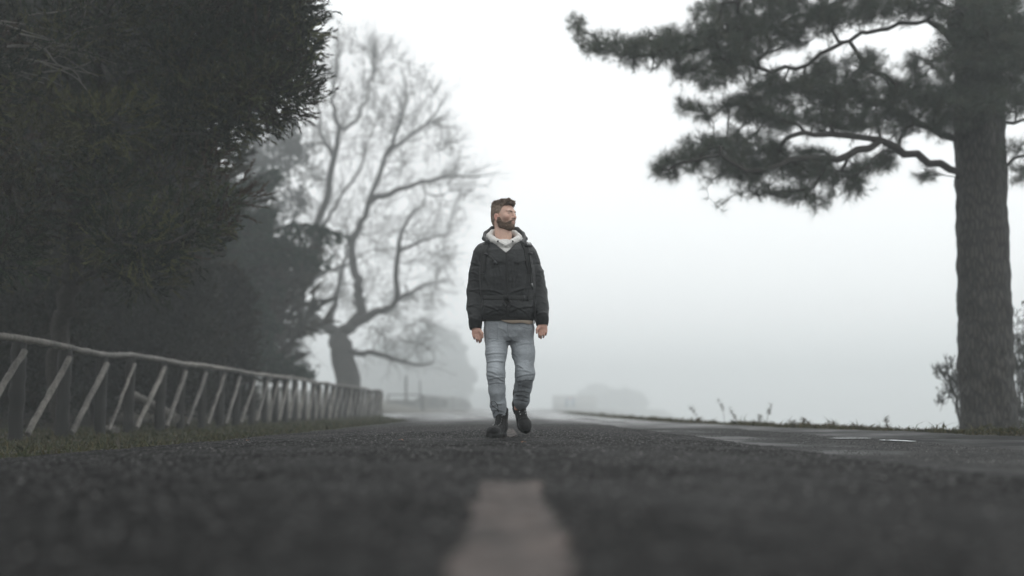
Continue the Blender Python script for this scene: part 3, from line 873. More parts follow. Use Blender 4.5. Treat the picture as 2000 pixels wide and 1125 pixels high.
broom(1886, 16.8, [[(1872, 800), (1860, 760), (1850, 722)], [(1876, 790), (1868, 745), (1866, 718)], [(1870, 805), (1850, 775), (1836, 805)], [(1878, 770), (1878, 735)], [(1868, 780), (1846, 740), (1838, 726)], [(1880, 800), (1880, 760)]], 'thin scraggly shrub growing against the left side of the pine trunk', 91)
broom(1992, 17.0, [[(1990, 780), (1985, 700), (1988, 620)], [(1998, 760), (2005, 680), (2000, 600)], [(1988, 800), (1990, 740), (2010, 690)], [(2000, 800), (2020, 700)], [(1992, 770), (1988, 660)], [(1996, 820), (1990, 820)], [(2000, 770), (1992, 690)], [(1992, 790), (2004, 720), (1998, 650)]], 'taller shrub at the photo\'s right border beside the pine trunk', 92)

# ------------------------------------------------------------------ grass verges, weeds, fallen leaves
rng = np.random.default_rng(101)
def grass(n, xf, ylo, yhi, hmin, hmax, cols, rng, power=1.6):
    y = ylo + (yhi - ylo) * rng.uniform(0, 1, n) ** power
    x = xf(y, rng)
    z = ground_z(x, y)
    pos = np.stack([x, y, z - .005], -1)
    patch = .65 + .5 * (fbm2(x, y, 1.9, 12) > -.15) * rng.uniform(.6, 1.2, n)
    h = rng.uniform(hmin, hmax, n) * patch * (1 + 1.1 * (rng.uniform(0, 1, n) < .035))
    lean = np.stack([rng.normal(0, .45, n), rng.normal(0, .45, n), np.ones(n)], -1)
    lean = unit(lean)
    w = .0035 * (1 + y / 14)
    a = rng.uniform(0, 6.28, n); side = np.stack([np.cos(a), np.sin(a), 0 * a], -1) * w[:, None]
    mid = pos + lean * (h * .55)[:, None]
    tip = pos + lean * h[:, None] + np.stack([rng.normal(0, .35, n) * h, rng.normal(0, .35, n) * h, -.1 * h], -1)
    V = np.stack([pos - side, pos + side, mid + side * .8, tip, mid - side * .8], 1).reshape(-1, 3)
    F = np.arange(n)[:, None] * 5 + np.array([[0, 1, 2, 3, 4]])
    c = palette(cols, n, rng, .2)
    return V, F, np.repeat(c, 5, 0)
GCOL = [(.040, .050, .018), (.054, .058, .022), (.072, .064, .026), (.034, .043, .018), (.085, .072, .034)]
def lx(y, rng):
    e = x_left(y); u = rng.uniform(0, 1, len(y)) ** 1.25
    return e - .02 + rng.normal(0, .03, len(y)) - u * (7.2 + e)
V, F, c = grass(62000, lx, 4.2, 47, .03, .085, GCOL, rng, 1.5)
o = link('grass', mesh_np('grass', V, F, False, c), M['grass'])
tag(o, 'short damp grass between the road edge and the log fence', 'grass', kind='stuff')
def rx_(y, rng):
    return x_right(y) + .02 + np.abs(rng.normal(0, .42, len(y)))
V, F, c = grass(36000, rx_, 7.0, 60, .03, .085, [(.06, .062, .024), (.085, .075, .03), (.11, .09, .045), (.045, .05, .022)], rng, 1.7)
o = link('grass', mesh_np('grass', V, F, False, c), M['grass'])
tag(o, 'short yellowish grass along the verge at the foot of the pine', 'grass', kind='stuff')

def weed(px, pts, label, seed, d):
    r = np.random.default_rng(seed)
    b = W(px, 832, d); b[2] = ground_z(np.array([b[0]]), np.array([d]))[0] - .02
    P = [b] + [W(x, y, d) for x, y in pts]
    e = spline(P, 16); mb = MB()
    mb.tube(e, np.linspace(.004, .002, 16), 4)
    for _ in range(5):
        t_ = int(r.uniform(6, 15)); v_ = unit(e[t_] - e[t_ - 1] + r.normal(0, .02, 3)); mb.tube([e[t_], e[t_] + v_ * .03 + r.normal(0, .006, 3), e[t_] + v_ * .06 + r.normal(0, .015, 3)], [.003, .0025, .0015], 3)
    sd = [e[int(t * 15)] for t in r.uniform(.45, 1, 9)] + [e[-1]]
    pos = np.repeat(np.array(sd), 4, 0) + r.normal(0, .012, (len(sd) * 4, 3)); dr = r.normal(0, .4, pos.shape) + (e[-1] - e[-5]) * 8
    lv = tufts(pos, dr, 4, .04, .028, .006, .7, palette([(.10, .075, .05), (.07, .06, .04), (.06, .06, .03)], len(pos), r), r)
    o = tree('weed_stalk', b, mb, M['twig'], lv, M['leaf'], label, 'weed', 'dry weeds on the lay-by verge', 'seed_heads', 'stem')
    for c_ in o.children:
        if c_.name.startswith('seed'): c_['kind'] = 'stuff'
for i, (px, pts, d, lab) in enumerate([
    (1370, [(1360, 810), (1350, 797)], 19.5, 'dry weed leaning left, farthest along the lay-by verge'),
    (1415, [(1412, 800), (1404, 782)], 18.5, 'thin upright dry weed, taller of the pair beside its bent neighbour'),
    (1440, [(1436, 818), (1428, 800)], 17.6, 'short bent dry weed next to the thin upright stalk'),
    (1484, [(1484, 822), (1484, 812)], 16.8, 'small dark dry tuft between the bent weed and the tall stalk'),
    (1496, [(1500, 810), (1505, 792)], 16.4, 'tall thin dry stalk midway along the lay-by verge'),
    (1548, [(1549, 828), (1549, 824)], 15.4, 'tiny upright dry stub past the tall thin stalk'),
    (1578, [(1573, 826), (1569, 820)], 14.9, 'short weed tilted left on the middle of the verge'),
    (1612, [(1620, 830), (1628, 826)], 14.4, 'short weed tilted right on the middle of the verge'),
    (1668, [(1668, 836), (1666, 831)], 13.5, 'dark little leafy tuft on the verge left of the pine'),
    (1732, [(1733, 832), (1731, 818)], 12.8, 'curled brown weed on the verge, the one closest to the pine trunk')]):
    weed(px, pts, lab, 200 + i, d)

M['dead_leaf'] = plain('dead_leaf', (.16, .06, .02), (.30, .13, .05), 60, .6, .2)
for i, (x, y, lab) in enumerate([(.13, 6.35, 'small orange fallen leaf on the asphalt in front of the lifted boot'), (-.7, 6.9, 'brown fallen leaf on the road, left of the planted boot'), (-2.0, 7.9, 'brown fallen leaf near the grassy edge of the road')]):
    r = np.random.default_rng(300 + i); n = 7
    t = np.linspace(0, 1, n); w = .011 * np.sin(t * math.pi) ** .8 + .0006
    A = np.stack([t * .045 - .022, w, .006 * np.sin(t * 3) + .004], -1); B = A * [1, -1, 1]; Cc = A * [1, 0, 1] - [0, 0, .003]
    V = np.concatenate([A, Cc, B]); F = [[k, k + 1, n + k + 1, n + k] for k in range(n - 1)] + [[n + k, n + k + 1, 2 * n + k + 1, 2 * n + k] for k in range(n - 1)]
    o = link('fallen_leaf', mesh_np('fallen_leaf', V, np.array(F), True), M['dead_leaf'], None, (x, y, float(road_at(np.array([x]), np.array([y]))[0]) + .003))
    o.rotation_euler = (0, 0, r.uniform(0, 6)); tag(o, lab, 'leaf', 'fallen leaves on the road')
# ------------------------------------------------------------------ the walking man
MD = 7.5
BASE = np.array([W(990, 853, MD)[0], MD, 0.0])
def Q(px, py, dy=0.0):
    return W(px, py, MD + dy)
def smin(a, b, k):
    h = np.maximum(k - np.abs(a - b), 0) / k
    return np.minimum(a, b) - h * h * k * .25
def s_ell(p, c, r):
    x, y, z = [(p[i] - c[i]) / r[i] for i in range(3)]
    k0 = np.sqrt(x * x + y * y + z * z) + 1e-6
    k1 = np.sqrt((x / r[0]) ** 2 + (y / r[1]) ** 2 + (z / r[2]) ** 2) + 1e-6
    return k0 * (k0 - 1) / k1
def s_cone(p, a, b, ra, rb):
    a, b = np.asarray(a, float), np.asarray(b, float); d = b - a; L = d @ d + 1e-9
    t = ((p[0] - a[0]) * d[0] + (p[1] - a[1]) * d[1] + (p[2] - a[2]) * d[2]) / L
    t = np.clip(t, 0, 1)
    return np.sqrt((p[0] - a[0] - t * d[0]) ** 2 + (p[1] - a[1] - t * d[1]) ** 2 + (p[2] - a[2] - t * d[2]) ** 2) - (ra + (rb - ra) * t)

class Field:
    def __init__(s, lo, hi, h, far=.1):
        s.lo = np.asarray(lo, float); s.h = h; s.n = np.ceil((np.asarray(hi) - s.lo) / h).astype(int) + 1
        s.a = np.full(s.n, far, np.float32); s.far = far
    def win(s, lo, hi):
        i0 = np.clip(((np.asarray(lo) - s.lo) / s.h).astype(int), 0, s.n); i1 = np.clip(((np.asarray(hi) - s.lo) / s.h).astype(int) + 2, 0, s.n)
        sl = tuple(slice(a, b) for a, b in zip(i0, i1))
        p = [(np.arange(i0[k], i1[k]) * s.h + s.lo[k]).reshape([-1 if q == k else 1 for q in range(3)]) for k in range(3)]
        return sl, p
    def put(s, sl, d, k=.02, sub=False):
        a = s.a[sl]
        s.a[sl] = -smin(-a, d, k) if sub else smin(a, np.minimum(d, s.far * 2), k)
    def cone(s, a, b, ra, rb, k=.02, sub=False):
        a, b = np.asarray(a, float), np.asarray(b, float); m = max(ra, rb) + max(k, .03)
        sl, p = s.win(np.minimum(a, b) - m, np.maximum(a, b) + m)
        s.put(sl, s_cone(p, a, b, ra, rb), k, sub); return s
    def chain(s, pts, rad, k=.02):
        for i in range(len(pts) - 1): s.cone(pts[i], pts[i + 1], rad[i], rad[i + 1], k)
        return s
    def ell(s, c, r, k=.02, sub=False):
        c, r = np.asarray(c, float), np.asarray(r, float); m = r + max(k, .03)
        sl, p = s.win(c - m, c + m); s.put(sl, s_ell(p, c, r), k, sub); return s
    def stack(s, secs, k=.02, power=2.5):
        """Horizontal sections (centre x, centre y, z, half width, half depth), bottom to top or top to bottom."""
        A = np.array(sorted(secs, key=lambda q: q[2])); z0, z1 = A[0, 2], A[-1, 2]
        lo = np.array([(A[:, 0] - A[:, 3]).min(), (A[:, 1] - A[:, 4]).min(), z0]) - .05; hi = np.array([(A[:, 0] + A[:, 3]).max(), (A[:, 1] + A[:, 4]).max(), z1]) + .05
        sl, p = s.win(lo, hi); z = p[2]; f = lambda c: np.interp(z.ravel(), A[:, 2], A[:, c]).reshape(z.shape)
        rx, ry_ = f(3), f(4)
        rho = (np.abs((p[0] - f(0)) / rx) ** power + np.abs((p[1] - f(1)) / ry_) ** power) ** (1 / power)
        d = (rho - 1) * np.minimum(rx, ry_)
        d = np.maximum(d, np.maximum(z0 - z, z - z1))
        s.put(sl, d, k); return s
    def mesh(s, iso=0.0):
        g = openvdb.FloatGrid(s.far); g.copyFromArray(s.a)
        pts, quads = g.convertToQuads(iso)
        pts = np.asarray(pts, float); quads = np.asarray(quads, int)
        v = pts[quads[:, :3]]; nrm = np.cross(v[:, 1] - v[:, 0], v[:, 2] - v[:, 0])
        c = pts[quads].mean(1); e = np.clip((c + unit(nrm) * 1.0).round().astype(int), 0, s.n - 1); q = np.clip((c - unit(nrm) * 1.0).round().astype(int), 0, s.n - 1)
        if (s.a[tuple(e.T)] < s.a[tuple(q.T)]).mean() > .5: quads = quads[:, ::-1]
        return pts * s.h + s.lo, quads

def vnormals(V, F):
    n = np.cross(V[F[:, 1]] - V[F[:, 0]], V[F[:, 2]] - V[F[:, 0]]); out = np.zeros_like(V)
    for k in range(F.shape[1]): np.add.at(out, F[:, k], n)
    return unit(out)
def relax(V, F, it=2, lam=.5):
    E = np.concatenate([F[:, [k, (k + 1) % F.shape[1]]] for k in range(F.shape[1])])
    deg = np.zeros(len(V)); np.add.at(deg, E[:, 0], 1); np.add.at(deg, E[:, 1], 1)
    for _ in range(it):
        s = np.zeros_like(V); np.add.at(s, E[:, 0], V[E[:, 1]]); np.add.at(s, E[:, 1], V[E[:, 0]])
        V = V + lam * (s / deg[:, None] - V)
    return V
def vnoise(V, scale, seed=0.0, octaves=3):
    off = Vector((seed, seed * 1.7, -seed))
    return np.array([noise.fractal(Vector(v) * scale + off, 1.0, 2.1, octaves) for v in V.tolist()])

# --- materials of the man and his clothes
def skin_mat():
    t = NT('skin'); a = t.n('ShaderNodeAttribute'); a.attribute_name = 'tint'
    v = t.coord(); k = t.ramp(t.noise(v, 70, 4), [(.3, (.9, .88, .87)), (.7, (1.06, 1.03, 1.02))])
    t.set(Base_Color=t.mix(1.0, a.outputs['Color'], k, 'MULTIPLY'), Roughness=.5)
    t.b.inputs['Subsurface Weight'].default_value = .12; t.b.inputs['Subsurface Radius'].default_value = (.01, .004, .002)
    t.b.inputs['Specular IOR Level'].default_value = .35
    t.bump(t.noise(v, 220, 3), .15, .002); return t.m
M['skin'] = skin_mat()
def cloth(name, c1, c2, weave=600, rough=.75, bump=.25, big=9, sheen=.1, spec=.25):
    t = NT(name); v = t.coord()
    f = t.noise(v, big, 5, .6)
    t.set(Base_Color=t.ramp(f, [(.3, c1), (.7, c2)]), Roughness=rough)
    t.b.inputs['Sheen Weight'].default_value = sheen; t.b.inputs['Specular IOR Level'].default_value = spec
    t.bump(t.mix(.35, t.noise(v, 26, 5, .6), t.noise(v, weave, 2)), bump, .012); return t.m
M['jacket'] = cloth('black_padded_nylon', (.007, .0085, .0092), (.0125, .014, .0148), 500, .46, .35, spec=.35)
M['rib'] = cloth('black_rib_knit', (.007, .008, .008), (.013, .014, .014), 300, .85, .3)
M['hoodie'] = cloth('cream_hoodie', (.66, .64, .61), (.78, .76, .73), 450, .9, .3)
M['shirt'] = cloth('beige_shirt', (.34, .27, .21), (.42, .34, .27), 500, .9, .3)
M['webbing'] = cloth('black_webbing', (.010, .011, .011), (.018, .019, .019), 700, .6, .3)
M['plastic'] = plain('grey_plastic', (.02, .021, .022), (.045, .046, .048), 60, .35, .1)
M['metal'] = plain('dull_steel', (.25, .25, .25), (.4, .4, .4), 80, .35, 0)
M['metal'].node_tree.nodes['Principled BSDF'].inputs['Metallic'].default_value = .7
M['boot'] = cloth('black_nubuck', (.004, .004, .004), (.009, .0087, .0085), 300, .8, .4, 30)
M['rubber'] = plain('black_rubber', (.006, .006, .006), (.014, .014, .014), 50, .6, .3)
def denim():
    t = NT('pale_blue_denim'); a = t.n('ShaderNodeAttribute'); a.attribute_name = 'tint'
    v = t.coord(); w = t.coord((1, 1, 3))
    k = t.ramp(t.noise(w, 60, 5, .7), [(.3, (.82, .82, .83)), (.7, (1.12, 1.12, 1.1))])
    t.set(Base_Color=t.mix(1.0, a.outputs['Color'], k, 'MULTIPLY'), Roughness=.85)
    t.b.inputs['Specular IOR Level'].default_value = .15
    t.bump(t.mix(.4, t.noise(v, 30, 4), t.noise(v, 700, 2)), .22, .008); return t.m
M['denim'] = denim()
M['hair'] = cloth('brown_hair', (.15, .11, .083), (.33, .25, .19), 900, .6, .8, 60, .0, .3)
M['beard'] = cloth('short_brown_beard', (.12, .083, .06), (.27, .195, .148), 1200, .75, .9, 130, .0, .2)
M['brow'] = cloth('brown_brow', (.10, .065, .045), (.16, .11, .08), 900, .8, .8, 60, .0, .2)
M['eye'] = plain('eye', (.05, .038, .032), (.08, .062, .052), 20, .3, 0)

# --- head frame: turned about 58 degrees towards his left (right in the photograph)
HA = math.radians(50)
HS = 1.0
HF_ = np.array([math.sin(HA), -math.cos(HA), .02]); HF_ /= np.linalg.norm(HF_)
HL = unit(np.cross([0, 0, 1.], HF_)); HU = np.cross(HF_, HL)
HC = Q(984.0, 420.0, .0)
def hw(f, l, u):
    return HC + (HF_ * f + HL * l + HU * u) * HS
def head_local(p):
    d = [p[i] - HC[i] for i in range(3)]
    return [(d[0] * A[0] + d[1] * A[1] + d[2] * A[2]) / HS for A in (HF_, HL, HU)]
def head_sdf(p):
    d = s_ell(p, (-.012, 0, .027), (.092, .072, .076))
    d = smin(d, s_ell(p, (.030, 0, -.022), (.062, .060, .080)), .03)
    d = smin(d, s_ell(p, (.036, 0, -.078), (.050, .049, .040)), .025)
    d = smin(d, s_ell(p, (.072, 0, -.101), (.020, .024, .020)), .02)
    for s in (-1, 1):
        d = smin(d, s_ell(p, (.006, s * .048, -.064), (.028, .017, .034)), .025)
        d = smin(d, s_ell(p, (.060, s * .043, -.028), (.022, .018, .020)), .02)
        d = smin(d, s_cone(p, (.086, s * .008, .016), (.074, s * .045, .019), .010, .008), .014)
    for s in (-1, 1):
        d = -smin(-d, s_ell(p, (.098, s * .032, -.002), (.017, .017, .011)), .010)
        d = smin(d, s_ell(p, (.074, s * .032, -.004), (.0135, .0155, .011)), .006)
    d = smin(d, s_cone(p, (.090, 0, .006), (.112, 0, -.033), .0075, .0115), .010)
    for s in (-1, 1): d = smin(d, s_ell(p, (.099, s * .0125, -.037), (.011, .008, .008)), .006)
    d = smin(d, s_ell(p, (.079, 0, -.062), (.016, .026, .020)), .018)
    d = smin(d, s_cone(p, (.0925, -.017, -.0655), (.0925, .017, -.0655), .0040, .0040), .004)
    d = smin(d, s_cone(p, (.0910, -.014, -.0735), (.0910, .014, -.0735), .0048, .0048), .004)
    for s in (-1, 1):
        e = s_ell([p[0] + .25 * p[2], p[1], p[2]], (-.014, s * .079, -.030), (.023, .011, .034))
        e = -smin(-e, s_ell([p[0] + .25 * p[2], p[1], p[2]], (-.010, s * .092, -.026), (.013, .010, .021)), .006)
        e = smin(e, s_ell(p, (-.004, s * .075, -.050), (.012, .009, .011)), .008)
        d = smin(d, e, .008)
    return d

lo, hi = BASE + [-.40, -.42, -.01], BASE + [.40, .62, 1.90]
body = Field(lo, hi, .0045)
# trunk, arms and legs under the clothes
hipL, hipR = Q(969, 650), Q(1017, 650)
body.stack([(BASE[0], MD, Q(990, 655)[2], .15, .09), (BASE[0], MD, Q(990, 600)[2], .145, .085), (BASE[0], MD, Q(990, 520)[2], .16, .095), (BASE[0], MD + .01, Q(990, 482)[2], .12, .07)], .02, 2.2)
LEGL = [Q(968, 650, .0), Q(969, 690, -.05), Q(968, 729, -.08), Q(970, 765, -.04), Q(975, 800, .02), Q(977, 834, .04)]
LEGR = [Q(1018, 650, .02), Q(1023, 690, .0), Q(1025.5, 731, .0), Q(1021, 758, .10), Q(1018, 782, .20), Q(1013, 796, .25)]
body.chain(LEGL, [.075, .065, .052, .050, .038, .035]).chain(LEGR, [.075, .066, .054, .050, .038, .035])
ARML = [Q(943, 500, .02), Q(932, 566, .05), Q(929, 622, -.02), Q(930, 642, -.03)]
ARMR = [Q(1031, 500, .02), Q(1048, 566, .05), Q(1058, 618, -.02), Q(1060, 634, -.03)]
body.cone(Q(985, 490), ARML[0], .06, .055, .04).cone(Q(985, 490), ARMR[0], .06, .055, .04)
body.chain(ARML, [.055, .045, .032, .029]).chain(ARMR, [.055, .045, .032, .029])
# neck
body.cone(Q(984, 484, .02), Q(983, 455, .015), .066, .060, .03)
body.cone(Q(983, 462, .015), hw(-.025, 0, -.05), .060, .056, .02)
# hands: palm, four fingers, thumb
def hand(palm, knuck, mids, tips, thumb, wrist):
    body.cone(wrist, palm, .027, .030, .015)
    body.ell(palm, (.034, .018, .033), .010)
    for kn, md, tp, r in zip(knuck, mids, tips, (.0086, .0090, .0086, .0076)):
        body.cone(palm * .5 + kn * .5, kn, .013, r * 1.12, .008)
        body.cone(kn, md, r * 1.1, r, .003); body.cone(md, tp, r, r * .82, .003)
    body.chain(thumb, [.015, .0108, .0085], .006)
hand(Q(930.5, 647, -.035), [Q(937.5, 654, -.045), Q(933, 655.5, -.05), Q(928, 654.5, -.048), Q(923.5, 651.5, -.04)],
     [Q(939.5, 661, -.045), Q(935.8, 663, -.05), Q(930.6, 661.5, -.05), Q(925, 657.5, -.044)],
     [Q(939.3, 667, -.02), Q(936.6, 669, -.025), Q(931.8, 667.5, -.026), Q(926.6, 662.5, -.025)],
     [Q(936.5, 645, -.05), Q(941.5, 651, -.065), Q(942.5, 659, -.06)], Q(930, 640, -.03))
hand(Q(1060, 638.5, -.035), [Q(1054, 646, -.045), Q(1058.5, 647.5, -.05), Q(1063.3, 646.5, -.048), Q(1067.3, 643.5, -.04)],
     [Q(1052.8, 653, -.045), Q(1057, 655, -.05), Q(1062.5, 653.5, -.05), Q(1067, 649.5, -.044)],
     [Q(1053, 659, -.02), Q(1056.5, 661, -.025), Q(1061.5, 659, -.026), Q(1066, 654.5, -.025)],
     [Q(1054, 637, -.05), Q(1049.3, 643, -.065), Q(1048.5, 650, -.06)], Q(1060, 632, -.03))
sl, p = body.win(HC - .17, HC + .17)
body.put(sl, head_sdf(head_local(p)), .012)
V, F = body.mesh()
V = relax(V, F, 1, .35)
fl = np.stack(head_local(V.T), -1)
tint = np.tile(np.array([.68, .46, .37]), (len(V), 1))
def blend(mask, c):
    m = np.clip(mask, 0, 1)[:, None]; tint[:] = tint * (1 - m) + np.array(c) * m
nearhead = (np.abs(fl) < .16).all(1)
g = lambda c, r: np.exp(-(((fl - np.array(c)) / np.array(r)) ** 2).sum(1)) * nearhead
blend(.55 * (g((.06, .045, -.035), (.03, .02, .022)) + g((.06, -.045, -.035), (.03, .02, .022))), (.60, .30, .23))
blend(.6 * g((.112, 0, -.036), (.014, .014, .014)), (.60, .31, .24))
blend(1.0 * (g((-.012, .085, -.03), (.03, .014, .04)) + g((-.012, -.085, -.03), (.03, .014, .04))), (.58, .29, .23))
blend(1.0 * g((.100, 0, -.070), (.012, .017, .008)), (.50, .24, .20))
hands = V[:, 2] < Q(930, 630)[2]
blend(.55 * hands, (.56, .30, .23))
blend(.62 * g((.085, 0, -.075), (.03, .034, .028)) * (1 - g((.100, 0, -.070), (.014, .02, .009))), (.17, .105, .075))
blend(.75 * (g((.03, .055, -.075), (.05, .03, .035)) + g((.03, -.055, -.075), (.05, .03, .035))), (.10, .065, .045))
blend(.5 * np.clip((fl[:, 2] + .0) / .02, 0, 1) * (np.clip((.035 - fl[:, 0]) / .02, 0, 1)) * nearhead, (.10, .07, .05))
person = link('person', mesh_np('person', V - BASE, F, True, tint), M['skin'], None, BASE)
tag(person, 'man in black hooded jacket, pale blue jeans and black boots walking down the road', 'person')

def part(name, V, F, mat, parent=None, col=None, smooth=True):
    return link(name, mesh_np(name, V - BASE, F, smooth, col), mat, parent or person)

# eyes and eyebrows
bodyb = BVHTree.FromPolygons(V.tolist(), F.tolist())
def face_at(l, u):
    h = bodyb.ray_cast(Vector(hw(.25, l, u)), Vector(-HF_)); return np.array(h[0]), np.array(h[1])
for s in (-1, 1):
    c, _ = face_at(s * .032, -.0020)
    mb = MB(); a = np.linspace(-1, 1, 11)
    mb.tube([c + HL * .0155 * t - HF_ * .0036 - HF_ * .003 * abs(t) for t in a], .0040 * np.sqrt(1 - a ** 2 * .97) + .0006, 10, flat=.8); mb.build('eye', M['eye'], person, BASE)
    pts = []
    for l, u in ((.013, .0095), (.022, .0135), (.033, .0150), (.046, .0115)):
        q_, nq = face_at(s * l, u); pts.append(q_)
    mb = MB(); mb.tube(spline(pts, 10), np.interp(np.linspace(0, 1, 10), [0, .2, .6, 1], [.0024, .0034, .0032, .0015]), 7); mb.build('eyebrow', M['brow'], person, BASE)

# hair: short at the sides, longer and tousled on top
hf = Field(HC - .19, HC + .19, .003, .06)
sl, p = hf.win(HC - .19, HC + .19); q = head_local(p)
d = s_ell(q, (-.015, 0, .029), (.0965, .0755, .0805))
d = smin(d, s_ell(q, (.032, 0, .080), (.058, .056, .032)), .03)
d = smin(d, s_ell(q, (-.030, 0, .078), (.07, .060, .036)), .03)
d = smin(d, s_ell(q, (-.070, 0, -.03), (.038, .052, .06)), .03)
wob = .006 * np.sin(q[1] * 160 + 2) + .004 * np.sin(q[1] * 310)
hl = np.interp(q[0].ravel(), [-.2, -.045, -.030, -.004, .006, .020, .030, .046, .062, .078, .2], [-.075, -.075, -.02, .010, -.010, -.006, .046, .064, .074, .079, .08]).reshape(q[0].shape)
d = np.maximum(d, (hl + wob - q[2]) * .75)
hf.a[sl] = d
V, F = hf.mesh(); V = relax(V, F, 1, .4)
n = vnormals(V, F); fl = np.stack(head_local(V.T), -1)
topw = np.clip((fl[:, 2] - .045) / .05, 0, 1)
nn = vnoise(V, 75, 3.0, 3); n2 = vnoise(V, 38, 8.0, 2)
V = V + n * (nn * (.0015 + .006 * topw) + n2 * .011 * topw)[:, None]
hair = part('hair', V, F, M['hair'])
rngh = np.random.default_rng(5)
pick = rngh.choice(len(V), 5200, p=(.12 + topw) / (.12 + topw).sum())
mb = MB()
for i in pick:
    f_, l_, u_ = fl[i]
    tw_ = topw[i]
    dirv = unit(n[i] * .32 + HF_ * (.75 * tw_) - HU * (.6 * (1 - tw_)) + rngh.normal(0, .22, 3) + .55 * np.array(noise.noise_vector(Vector(V[i]) * 32)) - HF_ * .25 * (f_ < -.06))
    L = (.006 + .012 * tw_) * rngh.uniform(.6, 1.2)
    a = V[i] - n[i] * .003; b = a + dirv * L * .6; c = a + dirv * L + (HF_ * .2 - HU * .5) * L * rngh.uniform(0, .9)
    mb.tube([a, b, c], [.0011, .0010, .0003], 3, caps=False)
mb.build('hair_tufts', M['hair'], hair, BASE)

# beard: a thick short layer over jaw, chin and upper lip
bf = Field(HC - .17, HC + .17, .003, .06)
sl, p = bf.win(HC - .17, HC + .17); q = head_local(p)
d = head_sdf(q) - (.0012 + .0040 * np.clip((.085 - q[0]) / .03, 0, 1) + .003 * np.clip((-.088 - q[2]) / .01, 0, 1))
al = np.abs(q[1])
top = np.interp(q[0].ravel(), [-.03, .0, .020, .034, .055, .075, .088, .12], [-.012, -.012, -.034, -.060, -.072, -.066, -.054, -.050]).reshape(q[0].shape)
d = np.maximum(d, (q[2] - top) * .8)
d = np.maximum(d, (-.004 - q[0]) + .0 * q[1])
d = np.maximum(d, (-.134 - q[2]))
d = np.maximum(d, (.052 - al) * .6 - np.clip(-q[2] - .045, 0, 1) * 3 - np.clip(q[0] - .05, 0, 1) * 0 - .0)
d = -smin(-d, s_ell(q, (.100, 0, -.0725), (.026, .022, .0125)), .004)
d = -smin(-d, s_ell(q, (-.014, .08, -.03), (.027, .022, .038)), .004)
d = -smin(-d, s_ell(q, (-.014, -.08, -.03), (.027, .022, .038)), .004)
d = -smin(-d, s_ell(q, (.11, 0, -.038), (.022, .024, .0135)), .004)
bf.a[sl] = d
V, F = bf.mesh(); V = relax(V, F, 1, .4); n = vnormals(V, F)
V = V + n * (vnoise(V, 150, 1.0, 2) * .0022)[:, None]
beard = part('beard', V, F, M['beard'])
fl = np.stack(head_local(V.T), -1); mb = MB()
for i in rngh.choice(len(V), 1500):
    dirv = unit(n[i] * .8 - HU * .6 + rngh.normal(0, .3, 3)); a = V[i] - n[i] * .002
    mb.tube([a, a + dirv * .0055 * rngh.uniform(.5, 1.2)], [.0012, .0003], 3, caps=False)
mb.build('beard_hairs', M['beard'], beard, BASE)

# --- jeans
jf = Field(BASE + [-.3, -.35, .02], BASE + [.32, .60, 1.05], .0048, .08)
zz = lambda py: Q(990, py)[2]
def sec(x0, x1, py, dep, dy=0.0):
    a, b = Q(x0, py, dy), Q(x1, py, dy); return ((a[0] + b[0]) / 2, MD + dy, a[2], (b[0] - a[0]) / 2, dep)
jf.stack([sec(958, 1032, 667, .085, .01), sec(951, 1038, 659, .108, .01), sec(946, 1043, 646, .120, .01), sec(945, 1042.5, 630, .118, .01), sec(947, 1040, 605, .108, .01)], .03, 2.4)
jf.cone(Q(984, 652, .01), Q(976, 690, -.03), .055, .05, .02).cone(Q(1005, 652, .01), Q(1014, 690, .0), .055, .05, .02)
jf.chain([Q(968.5, 652, .005), Q(968.8, 690, -.05), Q(968.2, 729, -.08), Q(970.3, 762, -.045), Q(973, 790, .0), Q(975.5, 808, .025)], [.087, .0765, .066, .0615, .058, .053], .025)
jf.chain([Q(1019.5, 652, .02), Q(1023, 690, .0), Q(1025.5, 731, -.005), Q(1021.5, 757, .095), Q(1018.5, 780, .19), Q(1017.5, 787, .215)], [.088, .0805, .070, .064, .060, .056], .025)
V, F = jf.mesh(); V = relax(V, F, 2, .5); n = vnormals(V, F)
# folds: measured along each leg, strongest on the thigh front, behind the knee and above the boot
FS = .45
px_of = lambda V: np.stack([1000 + FPX * ((V - CAM) @ RC[:, 0]) / -((V - CAM) @ RC[:, 2]), 562.5 - FPX * ((V - CAM) @ RC[:, 1]) / -((V - CAM) @ RC[:, 2])], -1)
pp = px_of(V); disp = np.zeros(len(V))
def fold(x0, y0, x1, y1, amp, wid, front=True):
    a, b = np.array([x0, y0]), np.array([x1, y1]); d = b - a; L = np.hypot(*d); t = ((pp - a) @ d) / L ** 2
    bow = 2.0 * np.sin(np.clip(t, 0, 1) * math.pi)
    s = ((pp - a) @ np.array([-d[1], d[0]])) / L + bow
    m = np.clip(np.minimum(t + .15, 1.15 - t) / .3, 0, 1) * ((n[:, 1] < .35) if front else 1)
    disp[:] += FS * amp * m * (np.exp(-(s / wid) ** 2) - .75 * np.exp(-((s - wid * 1.6) / wid) ** 2))
